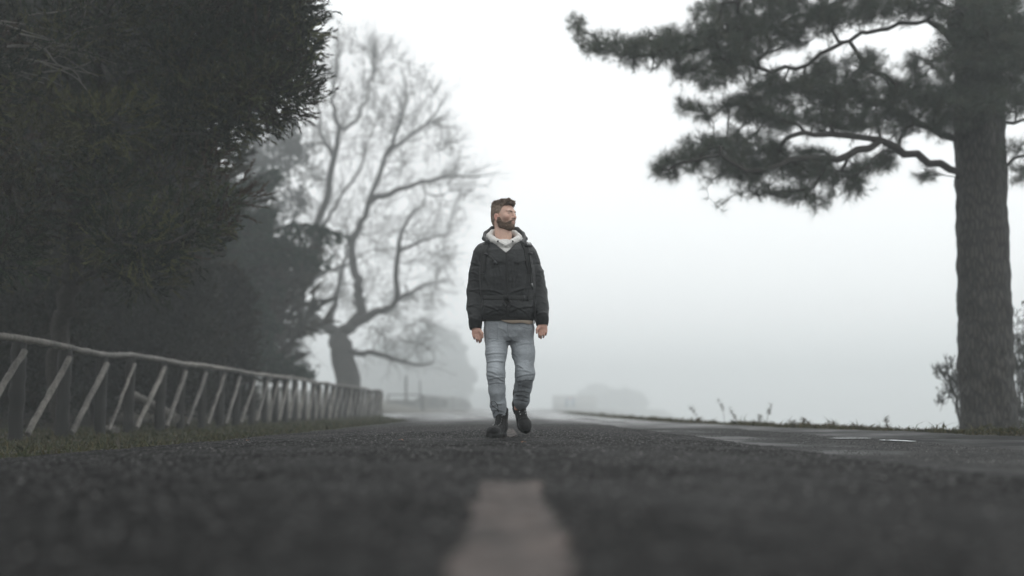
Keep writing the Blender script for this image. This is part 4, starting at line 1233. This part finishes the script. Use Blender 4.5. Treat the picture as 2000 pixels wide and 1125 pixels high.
for a in [(948, 667, 985, 666, .004, 1.4), (948, 680, 982, 677, .003, 1.5), (950, 692, 985, 690, .009, 1.7), (951, 707, 985, 706, .009, 1.7), (953, 716, 975, 720, .004, 1.5), (951, 724, 972, 732, .008, 1.8), (952, 732, 984, 744, .009, 2.0),
          (955, 741, 985, 737, .007, 1.7), (952, 750, 984, 748, .006, 1.7), (956, 795, 986, 788, .007, 2.0), (958, 801, 988, 805, .008, 1.8), (957, 786, 984, 793, .004, 1.8),
          (992, 655, 1010, 676, .006, 2.0), (975, 640, 992, 652, .005, 1.8), (1010, 674, 1043, 670, .005, 1.8), (1006, 712, 1022, 720, .007, 1.8), (1008, 722, 1040, 728, .006, 1.9), (1008, 737, 1042, 730, .008, 1.9),
          (1010, 745, 1040, 742, .006, 1.8), (1006, 752, 1036, 757, .005, 1.8), (1005, 772, 1033, 776, .008, 1.8), (1006, 764, 1034, 766, .005, 1.8), (1004, 780, 1030, 783, .006, 1.6), (999, 690, 1012, 700, .004, 1.8)]:
    fold(*a)
# phone in the pocket: a raised rectangle
inr = np.clip(np.minimum.reduce([pp[:, 0] - 953, 974 - pp[:, 0], pp[:, 1] - 630, 663 - pp[:, 1]]) / 1.2, 0, 1) * (n[:, 1] < -.1)
disp += .005 * inr
disp += vnoise(V, 14, 4.0, 4) * .0045
V = V + n * disp[:, None]
n2 = vnormals(V, F)
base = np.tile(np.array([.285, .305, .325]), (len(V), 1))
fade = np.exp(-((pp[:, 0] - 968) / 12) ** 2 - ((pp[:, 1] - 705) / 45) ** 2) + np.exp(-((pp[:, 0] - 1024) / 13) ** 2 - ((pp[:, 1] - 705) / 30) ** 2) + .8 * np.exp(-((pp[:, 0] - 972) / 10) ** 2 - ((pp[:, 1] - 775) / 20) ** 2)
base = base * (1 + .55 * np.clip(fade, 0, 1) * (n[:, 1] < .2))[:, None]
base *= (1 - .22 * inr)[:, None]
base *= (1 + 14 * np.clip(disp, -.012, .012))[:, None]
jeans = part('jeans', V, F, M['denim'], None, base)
jbvh = BVHTree.FromPolygons(V.tolist(), F.tolist())
# --- jacket
kf = Field(BASE + [-.36, -.30, .75], BASE + [.37, .34, 1.58], .0048, .08)
kf.stack([sec(942, 1043, 626, .125), sec(938.5, 1045.5, 614, .140), sec(937, 1046, 602, .150), sec(939, 1045.5, 590, .142), sec(939, 1045, 582, .136), sec(936, 1046, 570, .145), sec(934, 1046, 545, .150), sec(934, 1044, 515, .154, .005), sec(940, 1038, 492, .138, .01), sec(956, 1022, 474, .085, .02)], .03, 2.3)
kf.cone(Q(975, 483, .02), Q(946, 492, .02), .065, .073, .05).cone(Q(997, 483, .02), Q(1027, 492, .02), .065, .073, .05)
SL = [Q(942.5, 500, .02), Q(934.5, 535, .04), Q(930.8, 572, .05), Q(929.5, 600, .02), Q(929, 621, -.015)]
SR = [Q(1030.5, 500, .02), Q(1042, 535, .04), Q(1049, 572, .05), Q(1054, 600, .02), Q(1057.5, 617, -.015)]
kf.chain(SL, [.078, .077, .076, .070, .056], .014).chain(SR, [.078, .077, .077, .070, .057], .014)
px_of = lambda V: np.stack([1000 + FPX * ((V - CAM) @ RC[:, 0]) / -((V - CAM) @ RC[:, 2]), 562.5 - FPX * ((V - CAM) @ RC[:, 1]) / -((V - CAM) @ RC[:, 2])], -1)
sl, p = kf.win(BASE + [-.2, -.3, 1.3], BASE + [.2, -.01, 1.58])
G = np.stack(np.broadcast_arrays(*p), -1); gp = px_of(G.reshape(-1, 3)).reshape(G.shape[:-1] + (2,))
def side(a, b):
    d = np.array(b, float) - a; L = np.hypot(*d); return ((gp[..., 0] - a[0]) * d[1] - (gp[..., 1] - a[1]) * d[0]) / L
vcut = np.maximum(side((954, 464), (988.5, 494)) * -1, side((988.5, 494), (1019, 465)) * -1) / 259
vcut = np.maximum(vcut, (G[..., 1] - MD) + .03)
kf.put(sl, vcut, .006, True)
kf.cone(Q(984, 440, .02), Q(984, 482, .02), .085, .075, .01, True)
V, F = kf.mesh(); V = relax(V, F, 2, .5); n = vnormals(V, F); pp = px_of(V); disp = np.zeros(len(V))
FS = .5
isarm = (pp[:, 0] < 939) | (pp[:, 0] > 1043)
rj = np.random.default_rng(77)
for k in range(30):                                # soft crosswise folds of the padded sleeves
    left = k % 2 == 0; y = rj.uniform(505, 622); x0 = rj.uniform(911, 922) if left else rj.uniform(1040, 1050)
    L = rj.uniform(12, 24); sl_ = rj.normal(0, .22) + (.18 if left else -.18)
    fold(x0, y, x0 + L, y + L * sl_, rj.uniform(.002, .0055), rj.uniform(1.3, 2.4))
for a in [(945, 596, 975, 608, .007, 2.2), (1000, 606, 1040, 598, .007, 2.4), (950, 612, 985, 603, .005, 2), (1000, 597, 1030, 612, .006, 2), (950, 566, 984, 575, .006, 2.2), (996, 572, 1036, 562, .006, 2.4),
          (945, 540, 960, 575, .005, 2.4), (1030, 530, 1020, 572, .005, 2.4), (958, 500, 966, 560, .004, 2.4), (1012, 500, 1008, 560, .004, 2.4), (975, 520, 980, 570, .003, 2.2), (1000, 515, 1002, 570, .003, 2.2),
          (940, 520, 930, 500, .005, 2.2), (1036, 520, 1046, 502, .005, 2.2)]:
    fold(*a)
disp += vnoise(V * [1, 1, 1.6], 9, 9.0, 4) * .0045 + vnoise(V, 40, 2.0, 2) * .0012
V = V + n * disp[:, None]
jacket = part('jacket', V, F, M['jacket'])
kb = BVHTree.FromPolygons(V.tolist(), F.tolist())
def on(bvh, px, py, off=.003):
    r = RC @ np.array([(px - 1000.0) / FPX, -(py - 562.5) / FPX, -1.0]); r = r / np.linalg.norm(r)
    h = bvh.ray_cast(Vector(CAM), Vector(r))
    if h[0] is None: return None, None
    return np.array(h[0]) + np.array(h[1]) * off, np.array(h[1])
def ribbon(name, pts, w, th, mat, parent, bvh, origin, off=.002, n=26, builder=None):
    """A flat strap lying on the garment along a pixel path."""
    c = []; nn = []
    for x, y in spline(np.array(pts, float), n):
        a, b = on(bvh, x, y, off)
        if a is not None: c.append(a); nn.append(b)
    c, nn = np.array(c), np.array(nn)
    for _ in range(3):
        c[1:-1] = (c[:-2] + 2 * c[1:-1] + c[2:]) / 4; nn[1:-1] = nn[:-2] + 2 * nn[1:-1] + nn[2:]
    nn = unit(nn); T = unit(np.gradient(c, axis=0)); S = unit(np.cross(T, nn))
    rows = [c - S * w / 2 - nn * .004, c - S * w / 2 + nn * th * .6, c - S * w * .36 + nn * th, c + S * w * .36 + nn * th, c + S * w / 2 + nn * th * .6, c + S * w / 2 - nn * .004]
    m = len(c); Vv = np.stack(rows, 1).reshape(-1, 3); k = 6
    Fv = [[i * k + j, i * k + (j + 1) % k, (i + 1) * k + (j + 1) % k, (i + 1) * k + j] for i in range(m - 1) for j in range(k)]
    Fv += [[0, 1, 4, 5], [1, 2, 3, 4]] + [[(m - 1) * k + q for q in f] for f in ([5, 4, 1, 0], [4, 3, 2, 1])]
    if builder is not None: builder.add(Vv, Fv); return None
    return link(name, mesh_np(name, Vv - origin, np.array(Fv), True), mat, parent)
def lump(name, px, py, size, mat, parent, bvh, origin, off=.006, roll=0.0, builder=None):
    c, nn = on(bvh, px, py, off); T = unit(np.cross([0, 0, 1.], nn)); U = np.cross(nn, T)
    cr, sr = math.cos(roll), math.sin(roll); T, U = T * cr + U * sr, U * cr - T * sr
    R = np.stack([T, U, nn], 1); mb = builder or MB(); w, h, d = size
    for k, (s, e) in enumerate(((1, 0), (.86, .3))): mb.box(c + nn * d * (.5 * k), (w * s, h * s, d), R)
    if builder is None: return mb.build(name, mat, parent, origin, smooth=False)
# knitted cuffs and hem with ribs
def rib_band(path, r0, r1, name, n=64, m=7, flat=1.0):
    P_ = spline(path, m); mb = MB()
    T = unit(np.gradient(P_, axis=0)); u = unit(np.cross(T[0], [0, 1, 0])); a = np.arange(n) * 2 * math.pi / n; rows = []
    prof = 1 + .10 * np.sin(np.linspace(0, 1, m) * math.pi)
    for i in range(m):
        uu = unit(u - T[i] * (u @ T[i])); v = np.cross(T[i], uu); r = (r0 + (r1 - r0) * i / (m - 1)) * prof[i] * (1 + .022 * np.where(np.arange(n) % 2, 1, -1))
        rows.append(P_[i] + (r * np.cos(a))[:, None] * uu + (r * np.sin(a))[:, None] * v * flat)
    Vv = np.concatenate(rows); i = np.arange(m - 1)[:, None] * n; j = np.arange(n)[None]; k = (j + 1) % n
    mb.add(Vv, np.stack([i + j, i + k, i + n + k, i + n + j], -1).reshape(-1, 4))
    return mb.build(name, M['rib'], jacket, BASE)
rib_band([Q(929, 619, -.015), Q(928.5, 631, -.022), Q(929, 643, -.03)], .050, .043, 'cuff')
rib_band([Q(1057.6, 614, -.015), Q(1058.5, 625, -.022), Q(1059, 636, -.03)], .050, .043, 'cuff')
A = [sec(943.5, 1042, y, d_) for y, d_ in ((614, .126), (619, .134), (625, .132), (629, .120))]
n_ = 180; a_ = np.arange(n_) * 2 * math.pi / n_; rows = []
for cx, cy_, z_, rx, ryy in A:
    k = 1 + .003 * np.where(np.arange(n_) % 2, 1, -1)
    ca, sa = np.cos(a_), np.sin(a_)
    rows.append(np.stack([cx + rx * k * np.sign(ca) * np.abs(ca) ** .85, cy_ + ryy * k * np.sign(sa) * np.abs(sa) ** .85, np.full(n_, z_) + .006 * np.abs(ca) * (ca < 0)], -1))
Vv = np.concatenate(rows); i = np.arange(3)[:, None] * n_; j = np.arange(n_)[None]; k = (j + 1) % n_
part('hem_band', Vv, np.stack([i + j, i + k, i + n_ + k, i + n_ + j], -1).reshape(-1, 4), M['rib'], jacket)
for pts in ([(947, 484), (943, 505), (941, 530), (942, 555)], [(1026, 484), (1034, 505), (1039, 530), (1040, 555)]):
    ribbon('armhole_seam', pts, .004, .0018, M['rib'], jacket, kb, BASE, .0, 20)
ribbon('zip', [(988.5, 494), (989.5, 530), (990, 570), (990, 606), (990, 622)], .016, .003, M['webbing'], jacket, kb, BASE, n=40)
# jacket hood lying on the shoulders
hd = Field(BASE + [-.25, -.2, 1.3], BASE + [.25, .3, 1.72], .004, .08)
hd.chain([Q(984, 449, .13), Q(962, 447, .115), Q(949, 456, .07), Q(946, 466, .01), Q(953, 472, -.05), Q(964, 482, -.05)], [.028, .021, .018, .017, .014, .008], .012)
hd.chain([Q(984, 449, .13), Q(1010, 449, .115), Q(1021, 457, .07), Q(1026, 466, .01), Q(1019, 474, -.05), Q(1007, 483, -.05)], [.028, .021, .018, .017, .014, .008], .012)
hd.cone(Q(985, 465, .16), Q(985, 500, .16), .075, .06, .04)
V, F = hd.mesh(); V = relax(V, F, 2, .5); n = vnormals(V, F); V = V + n * (vnoise(V, 14, 5, 3) * .003)[:, None]
part('hood', V, F, M['jacket'], jacket)
# cream hoodie: collar of the hood and the chest showing in the V
wf = Field(BASE + [-.22, -.24, 1.25], BASE + [.22, .2, 1.66], .0035, .08)
wf.chain([Q(984, 452, .085), Q(962, 455, .06), Q(955.5, 461, .01), Q(961, 466, -.045), Q(973, 472, -.085), Q(985, 477, -.108)], [.026, .024, .0225, .022, .019, .012], .010)
wf.chain([Q(984, 452, .085), Q(1005, 456, .06), Q(1013.5, 463, .01), Q(1009, 468, -.045), Q(999, 473, -.085), Q(989, 477, -.108)], [.026, .024, .0225, .022, .019, .012], .010)
wf.chain([Q(956, 463, .0), Q(960, 470, -.05), Q(978, 478, -.09)], [.018, .015, .010], .008)
wf.chain([Q(1014, 464, .0), Q(1010, 471, -.05), Q(996, 478, -.09)], [.018, .015, .010], .008)
wf.ell(Q(986, 502, .0), (.095, .119, .115), .02).ell(Q(985, 480, -.02), (.08, .08, .05), .02)
V, F = wf.mesh(); V = relax(V, F, 1, .5); n = vnormals(V, F); V = V + n * (vnoise(V, 32, 6, 3) * .004)[:, None]
hoodie = part('hoodie', V, F, M['hoodie'])
hb_ = BVHTree.FromPolygons(V.tolist(), F.tolist())
for pts in ([(972, 471), (980, 475), (989, 480), (994, 482)], [(1001, 472), (994, 476), (984, 481)]):
    ribbon('overlap_edge', pts, .012, .005, M['hoodie'], hoodie, hb_, BASE, n=12)
lump('eyelet', 973, 471.5, (.012, .012, .006), M['rib'], hoodie, hb_, BASE)
lump('eyelet', 1001.5, 471.5, (.012, .012, .006), M['rib'], hoodie, hb_, BASE)
# beige shirt hem under the jacket
rows = []
for q_, (y, d_, e) in enumerate(((615, .113, 0), (625, .123, 0), (633.5, .124, .0), (634, .119, 0))):
    cx, cy_, z_, rx, ryy = sec(946, 1042, y, d_)
    ca, sa = np.cos(a_), np.sin(a_)
    z_ = np.full(n_, z_) + (.06 * np.clip((.1 - ca), 0, .6) - .004 * np.sin(a_ * 7)) * (q_ > 1)
    rows.append(np.stack([cx + rx * np.sign(ca) * np.abs(ca) ** .85, cy_ + ryy * np.sign(sa) * np.abs(sa) ** .85, z_], -1))
Vv = np.concatenate(rows); part('shirt_hem', Vv, np.stack([i + j, i + k, i + n_ + k, i + n_ + j], -1).reshape(-1, 4), M['shirt'])
# jeans details: fly, waistband button, pocket edges
ribbon('fly_seam', [(991, 633), (992, 646), (994, 657)], .006, .002, M['denim'], jeans, jbvh, BASE, .0, 10)
ribbon('pocket_edge', [(947, 664), (962, 666), (974, 662)], .005, .002, M['denim'], jeans, jbvh, BASE, .0, 12)
ribbon('pocket_edge', [(1012, 634), (1024, 640), (1036, 641)], .005, .002, M['denim'], jeans, jbvh, BASE, .0, 12)
for ob_ in jeans.children:
    cc = ob_.data.color_attributes.new('tint', 'FLOAT_COLOR', 'POINT'); cc.data.foreach_set('color', np.tile([.23, .25, .265, 1], len(ob_.data.vertices)).astype(np.float32))

# --- boots, built along their own axes and set into the pose
def make_boot(Mx, loop):
    T = lambda V: (V * 1.0) @ Mx[:3, :3].T + Mx[:3, 3]
    f = Field((-.10, -.09, -.01), (.30, .09, .24), .0035, .06)
    f.ell((.0, 0, .055), (.050, .040, .055), .03).cone((.03, 0, .068), (.15, .0, .045), .046, .040, .03)
    f.ell((.195, .002, .042), (.068, .0495, .036), .02)
    f.cone((.0, 0, .085), (-.008, 0, .185), .046, .053, .03).cone((.055, 0, .10), (.028, 0, .208), .030, .028, .02)
    f.cone((-.008, 0, .195), (-.008, 0, .27), .034, .046, .008, True)
    sl, p = f.win((-.10, -.09, -.01), (.30, .09, .24)); f.a[sl] = np.maximum(f.a[sl], .020 - p[2] + 0 * p[0] + 0 * p[1])
    V, F = f.mesh(); V = relax(V, F, 1, .4); n = vnormals(V, F)
    seam = lambda s, w: np.exp(-(s / w) ** 2)
    toe = V[:, 0] - .165 + .25 * V[:, 1] ** 2 * 10
    dsp = .0022 * np.tanh(toe / .004) * (V[:, 0] > .1) - .002 * seam(toe, .003) - .0022 * seam(V[:, 2] - .17 + .2 * V[:, 0], .004) - .002 * seam(V[:, 0] - .02 - .35 * V[:, 2], .003) + .002 * vnoise(V, 40, 2, 2)
    V = V + n * dsp[:, None]
    boot = link('boot', mesh_np('boot', T(V) - BASE, F, True), M['boot'], person)
    bv = BVHTree.FromPolygons(V.tolist(), F.tolist())
    # sole
    fs = np.concatenate([np.linspace(-.055, .262, 40)]); w = np.interp(fs, [-.055, -.045, -.02, .03, .08, .14, .18, .215, .24, .255, .262], [.004, .024, .040, .040, .038, .047, .053, .050, .038, .020, .004])
    ring = np.concatenate([np.stack([fs, w], -1), np.stack([fs[::-1], -w[::-1]], -1)]); m = len(ring); mb = MB()
    ht = np.where((ring[:, 0] > .04) & (ring[:, 0] < .075), .010, .0)
    lv_ = [(.90, ht), (.985, ht + .004), (1.0, np.full(m, .018)), (.97, np.full(m, .026)), (.90, np.full(m, .030))]
    rows = [np.stack([ring[:, 0] * 1 + 0, ring[:, 1] * s_ * (1 + .02 * np.where(np.arange(m) % 2, 1, -1) * (q_ < 3)), z_], -1) for q_, (s_, z_) in enumerate(lv_)]
    Vv = np.concatenate(rows); i = np.arange(4)[:, None] * m; j = np.arange(m)[None]; k = (j + 1) % m
    mb.add(T(Vv), np.stack([i + j, i + k, i + m + k, i + m + j], -1).reshape(-1, 4))
    b0 = rows[0]; half = m // 2
    mb.add(T(b0), [[q, q + 1, m - 2 - q, m - 1 - q] for q in range(half - 1)])
    mb.build('sole', M['rubber'], boot, BASE)
    # laces and eyelets up the front
    pts = []
    for t in np.linspace(0, 1, 7):
        x, z = .135 - .105 * t, .02; row = []
        for s in (-1, 1):
            h = bv.ray_cast(Vector((.135 - .085 * t + .12, s * (.020 + .004 * t), .088 + .085 * t + .12)), Vector((-1, 0, -1)).normalized())
            row.append(np.array(h[0]) + np.array(h[1]) * .003 if h[0] is not None else None)
        if row[0] is not None and row[1] is not None: pts.append(row)
    for a, b in pts:
        for e in (a, b):
            mb = MB(); mb.tube([T(e[None])[0], T((e + [.002, 0, .003])[None])[0]], .0045, 8); mb.build('eyelet', M['metal'], boot, BASE)
    for q_ in range(len(pts) - 1):
        for a, b in ((pts[q_][0], pts[q_ + 1][1]), (pts[q_][1], pts[q_ + 1][0])):
            mb = MB(); mid = (a + b) / 2 + [.006, 0, .006]; mb.tube(T(spline([a, mid, b], 6)), .0024, 5); mb.build('lace', M['webbing'], boot, BASE)
    if loop and len(pts):
        e = (pts[-1][0] + pts[-1][1]) / 2
        Lp = [e, e + [.06, .012, .02], e + [.08, .014, .055], e + [.08, -.01, .085], e + [.08, -.034, .08], e + [.078, -.03, .055], e + [.06, .0, .03], e + [.012, .0, .01]]
        mb = MB(); mb.tube(T(spline(Lp, 30)), .0026, 6); mb.build('lace_loop', M['webbing'], boot, BASE)
        Lp = [e, e + [.02, -.02, .01], e + [.01, -.045, -.012]]
        mb = MB(); mb.tube(T(spline(Lp, 10)), .0022, 6); mb.build('lace', M['webbing'], boot, BASE)
    return boot
def frame(o, f, u):
    f = unit(np.asarray(f, float)); u = np.asarray(u, float); u = unit(u - f * (u @ f)); l = np.cross(u, f)
    Mx = np.eye(4); Mx[:3, 0], Mx[:3, 1], Mx[:3, 2], Mx[:3, 3] = f, l, u, o; return Mx
h0 = Q(979, 853, .035); h0[2] = float(road_z(h0[0])) + .004
make_boot(frame(h0, (-.085, -.27, .0), (0, 0, 1)), True)
fdir = Q(1024, 838, .10) - Q(1006, 789, .30)
shank = np.array(Q(1025.5, 731, .0)) - np.array(Q(1016, 790, .235))
Mt = frame((0, 0, 0), fdir, shank)
Mt[:3, 3] = Q(1013.5, 783.5, .28) - Mt[:3, 2] * .10
make_boot(Mt, False)

# --- the backpack he carries: straps and hip belt in front, the pack behind his back
bo = Q(985, 560, .22)
pack = empty('backpack', bo)
tag(pack, 'black backpack worn by the walking man, its straps and hip belt over the jacket', 'backpack')
pf = Field(bo + [-.2, -.15, -.3], bo + [.2, .25, .3], .008, .08)
pf.ell(bo + [0, .05, .0], (.135, .10, .24), .03).ell(bo + [0, .1, -.06], (.11, .08, .13), .03)
V, F = pf.mesh(); n = vnormals(V, F); V = V + n * (vnoise(V, 12, 3, 3) * .008)[:, None]
link('pack_body', mesh_np('pack_body', V - bo, F, True), M['webbing'], pack)
ribbon('shoulder_strap', [(950, 478), (946, 490), (944, 505), (943, 520), (943, 536)], .050, .006, M['webbing'], pack, kb, bo)
ribbon('shoulder_strap', [(1023, 477), (1028, 488), (1030, 502), (1032, 518), (1035, 534)], .050, .006, M['webbing'], pack, kb, bo)
ribbon('sternum_strap', [(945, 498), (953, 499), (960, 504), (966, 511)], .013, .003, M['webbing'], pack, kb, bo, .008)
lump('buckle', 967.5, 513.5, (.024, .030, .008), M['plastic'], pack, kb, bo, .010, .7)
lump('strap_adjuster', 951, 498.5, (.026, .016, .008), M['plastic'], pack, kb, bo, .018)
lump('camera_clip', 1029.5, 481, (.062, .038, .012), M['plastic'], pack, kb, bo, .016, .05)
lump('clip_plate', 1029.8, 481, (.034, .028, .012), M['metal'], pack, kb, bo, .026, .05)
lump('strap_adjuster', 1033, 497, (.04, .016, .010), M['plastic'], pack, kb, bo, .016)
ribbon('lanyard', [(1031, 500), (1033, 515), (1036, 530), (1034, 545), (1035.5, 556), (1038, 566)], .006, .006, M['webbing'], pack, kb, bo, .014)
lump('carabiner', 1036, 557, (.010, .026, .007), M['metal'], pack, kb, bo, .020, .3)
ribbon('sternum_strap', [(1028, 508), (1018, 511), (1009, 514)], .013, .003, M['webbing'], pack, kb, bo, .006)
lump('buckle', 1009, 514, (.034, .020, .009), M['rib'], pack, kb, bo, .010)
ribbon('hip_belt', [(944, 581), (955, 582), (972, 582), (990, 582), (1008, 582), (1026, 582), (1041, 581)], .032, .004, M['webbing'], pack, kb, bo, .003, 40)
lump('belt_buckle', 990, 582.5, (.050, .042, .010), M['rib'], pack, kb, bo, .012)
lump('belt_slider', 1022, 583, (.022, .044, .009), M['plastic'], pack, kb, bo, .011)
lump('belt_slider', 1030, 583, (.010, .044, .009), M['rib'], pack, kb, bo, .011)
ribbon('strap_end', [(986, 588), (983, 593), (988, 598)], .020, .005, M['webbing'], pack, kb, bo, .010, 8)
ribbon('strap_end', [(994, 588), (998, 593), (993, 599)], .020, .005, M['webbing'], pack, kb, bo, .010, 8)
mb = MB(); mb.tube(spline([Q(1042, 585, -.05), Q(1044.5, 600, -.07), Q(1045, 615, -.07), Q(1044, 632, -.065)], 14), .010, 8, flat=.35); mb.build('strap_end', M['webbing'], pack, bo)
# ------------------------------------------------------------------ the log fence
rng = np.random.default_rng(401)
FX, Z0, HF = -5.5, -.152, 1.153
fence = empty('log_fence', (FX, 11.4, Z0))
tag(fence, 'long rustic log fence with slanted braces along the left roadside', 'fence')
FO = np.array([FX, 11.4, Z0])
def log(a, b, r, n=12, sides=10, taper=.0, bump=.03, wob=.004):
    a, b = np.asarray(a, float), np.asarray(b, float)
    P = spline([a, b], n); P[1:-1] += rng.normal(0, wob, (n - 2, 3))
    rad = r * (1 + rng.normal(0, .035, n)) * np.linspace(1, 1 - taper, n)
    if n > 6:
        rad[rng.integers(2, n - 2)] *= 1.13          # a knot
    mb = MB(); mb.tube(P, rad, sides, bump=bump, rng=rng); return mb
ys = 11.38 + 1.168 * np.arange(-3, 30)
posts = []
for k, y in enumerate(ys):
    x = FX + rng.normal(0, .02); top = Z0 + HF - .05 + rng.normal(0, .012)
    posts.append((x, y, top))
    n, s = (14, 14) if y < 20 else (8, 10)
    log((x, y, Z0 - .12), (x + rng.normal(0, .012), y + rng.normal(0, .012), top), .072 + rng.normal(0, .005), n, s).build('post', M['post'], fence, FO)
for k in range(len(posts) - 1):
    (x0, y0, t0), (x1, y1, t1) = posts[k], posts[k + 1]
    n, s = (14, 12) if y0 < 20 else (8, 8)
    log((x0 + .085, y0 + .10, Z0 + .07 + rng.uniform(-.02, .03)), (x1 + .075, y1 - .06, t1 - .10), .034 + rng.normal(0, .004), n, s).build('brace', M['rail'], fence, FO)
k = 0
while k < len(posts) - 1:
    m = min(2, len(posts) - 1 - k)
    a, b = posts[k], posts[k + m]
    n, s = (26, 14) if a[1] < 22 else (14, 10)
    mid = rng.normal(0, .008, 3)
    P = spline([(a[0], a[1] - .02, a[2] + .035), (posts[k + 1][0] + mid[0], posts[k + 1][1], posts[k + 1][2] + .035 + mid[2]), (b[0], b[1] + .03, b[2] + .035)] if m == 2 else [(a[0], a[1], a[2] + .035), (b[0], b[1], b[2] + .035)], n)
    P[1:-1] += rng.normal(0, .003, (n - 2, 3))
    mb = MB(); rad = .043 * (1 + rng.normal(0, .04, n)); rad[rng.integers(2, n - 2, 2)] *= 1.1
    mb.tube(P, rad, s, bump=.03, rng=rng); mb.build('rail', M['rail'], fence, FO)
    k += m

# old pale logs and a boulder-like stump lying behind the fence
for i, (a, b, r, lab) in enumerate([((W(262, 772, 17.5)), (W(345, 818, 17.0)), .075, 'broken pale log leaning behind the log fence posts'), ((W(205, 838, 14.6)), (W(228, 846, 14.2)), .05, 'short grey log end lying at the foot of the fence')]):
    a[2] = max(a[2], -.1); b[2] = max(b[2], -.09)
    mb = log(a, b, r, 12, 12); o = mb.build('fallen_log', M['rail'], None, a, loc=a); tag(o, lab, 'log')

# ------------------------------------------------------------------ the gate and the fence beyond it
g0 = W(757, 804, 115); g0[2] = -.15
gate = empty('wooden_gate', g0)
tag(gate, 'hazy wooden gate with a tall post and one diagonal bar past the fence end', 'gate')
def gl(name, a, b, r, d0=115, d1=115):
    A, B = W(*a, d0), W(*b, d1)
    mb = MB(); mb.tube(spline([A, B], 6), r, 9, bump=.02, rng=rng); mb.build(name, M['post'], gate, g0)
gl('post', (793, 812), (793, 734), .15); gl('post', (758, 812), (758, 770), .10); gl('thick_post', (825, 812), (825, 771), .23, 116, 116); gl('thin_post', (821, 790), (820, 744), .09, 117, 117)
gl('rail', (756, 771), (824, 771), .09, 114.9, 115.8); gl('diagonal_bar', (764, 810), (822, 776), .10, 114.7, 115.5); gl('lower_rail', (757, 795), (824, 795), .06, 115, 116)
g1 = W(832, 804, 124); g1[2] = -.1
fz = empty('rail_fence', g1)
tag(fz, 'pale low rail fence fading into fog behind the gate', 'fence')
prev = None
for i, px in enumerate((834, 860, 884, 906)):
    d = 124 + i * 11
    A = W(px, 800, d); A[2] = -.15; B = W(px, 772 + i * 2, d)
    mb = MB(); mb.tube([A, B], .10, 8); mb.build('post', M['rail'], fz, g1)
    if prev is not None:
        mb = MB(); mb.tube(spline([prev, B], 4), .07, 8); mb.build('rail', M['rail'], fz, g1)
    prev = B

# ------------------------------------------------------------------ low wall and notice board on the right, far down the road
M['wall'] = plain('pale_render', (.30, .29, .27), (.42, .41, .38), 2.0, .9, .4, .02)
wb = W(1118, 801, 335); wb[2] = -.12
wall = empty('low_wall', wb)
tag(wall, 'pale low roadside wall far down the road on the right', 'wall')
a, b = W(1080, 801, 336), W(1165, 801, 328)
cx = (a + b) / 2; ln = np.linalg.norm((b - a)[:2]); ang = math.atan2(b[1] - a[1], b[0] - a[0])
Rz = np.array([[math.cos(ang), -math.sin(ang), 0], [math.sin(ang), math.cos(ang), 0], [0, 0, 1]])
mb = MB(); mb.box(np.array([cx[0], cx[1], 2.1]), (ln, .6, 4.6), Rz); mb.build('masonry', M['wall'], wall, wb, smooth=False)
mb = MB(); mb.box(np.array([cx[0], cx[1], 4.46]), (ln + .1, .8, .16), Rz); mb.build('coping', M['wall'], wall, wb, smooth=False)
nb = W(1113, 800, 270); nb[2] = -.1
board = empty('notice_board', nb)
tag(board, 'blue notice board with white centre panel and red top, far right roadside', 'sign')
M['blue'] = plain('sign_blue', (.05, .13, .22), (.06, .15, .25), 3, .4, 0)
M['white'] = plain('sign_white', (.7, .72, .74), (.76, .78, .8), 3, .4, 0)
M['red'] = plain('sign_red', (.35, .06, .04), (.42, .08, .05), 3, .4, 0)
cb = W(1113, 786, 270)
mb = MB(); mb.box(cb, (2.5, .1, 2.5)); mb.build('panel', M['blue'], board, nb, smooth=False)
mb = MB(); mb.box(cb + [0, -.07, -.18], (.65, .05, 1.8)); mb.build('white_panel', M['white'], board, nb, smooth=False)
mb = MB(); mb.box(cb + [0, -.07, 1.0], (1.5, .05, .38)); mb.build('red_header', M['red'], board, nb, smooth=False)
for s in (-1, 1):
    mb = MB(); mb.tube([cb + [s * .95, .12, -2.2], cb + [s * .95, .12, 1.2]], .07, 8); mb.build('leg', M['post'], board, nb)

# ------------------------------------------------------------------ fog
t = NT('fog'); t.N.remove(t.b)
pv = t.n('ShaderNodeVolumePrincipled')
pv.inputs['Color'].default_value = (.905, .945, .955, 1); pv.inputs['Density'].default_value = FOG; pv.inputs['Anisotropy'].default_value = .1
t.l(pv.outputs[0], t.out.inputs['Volume'])
mb = MB(); mb.box((0, 290, 5.0), (1240, 780, 44)); o = mb.build('haze', t.m, smooth=False)
tag(o, 'even grey fog filling the whole place', 'fog', kind='stuff')
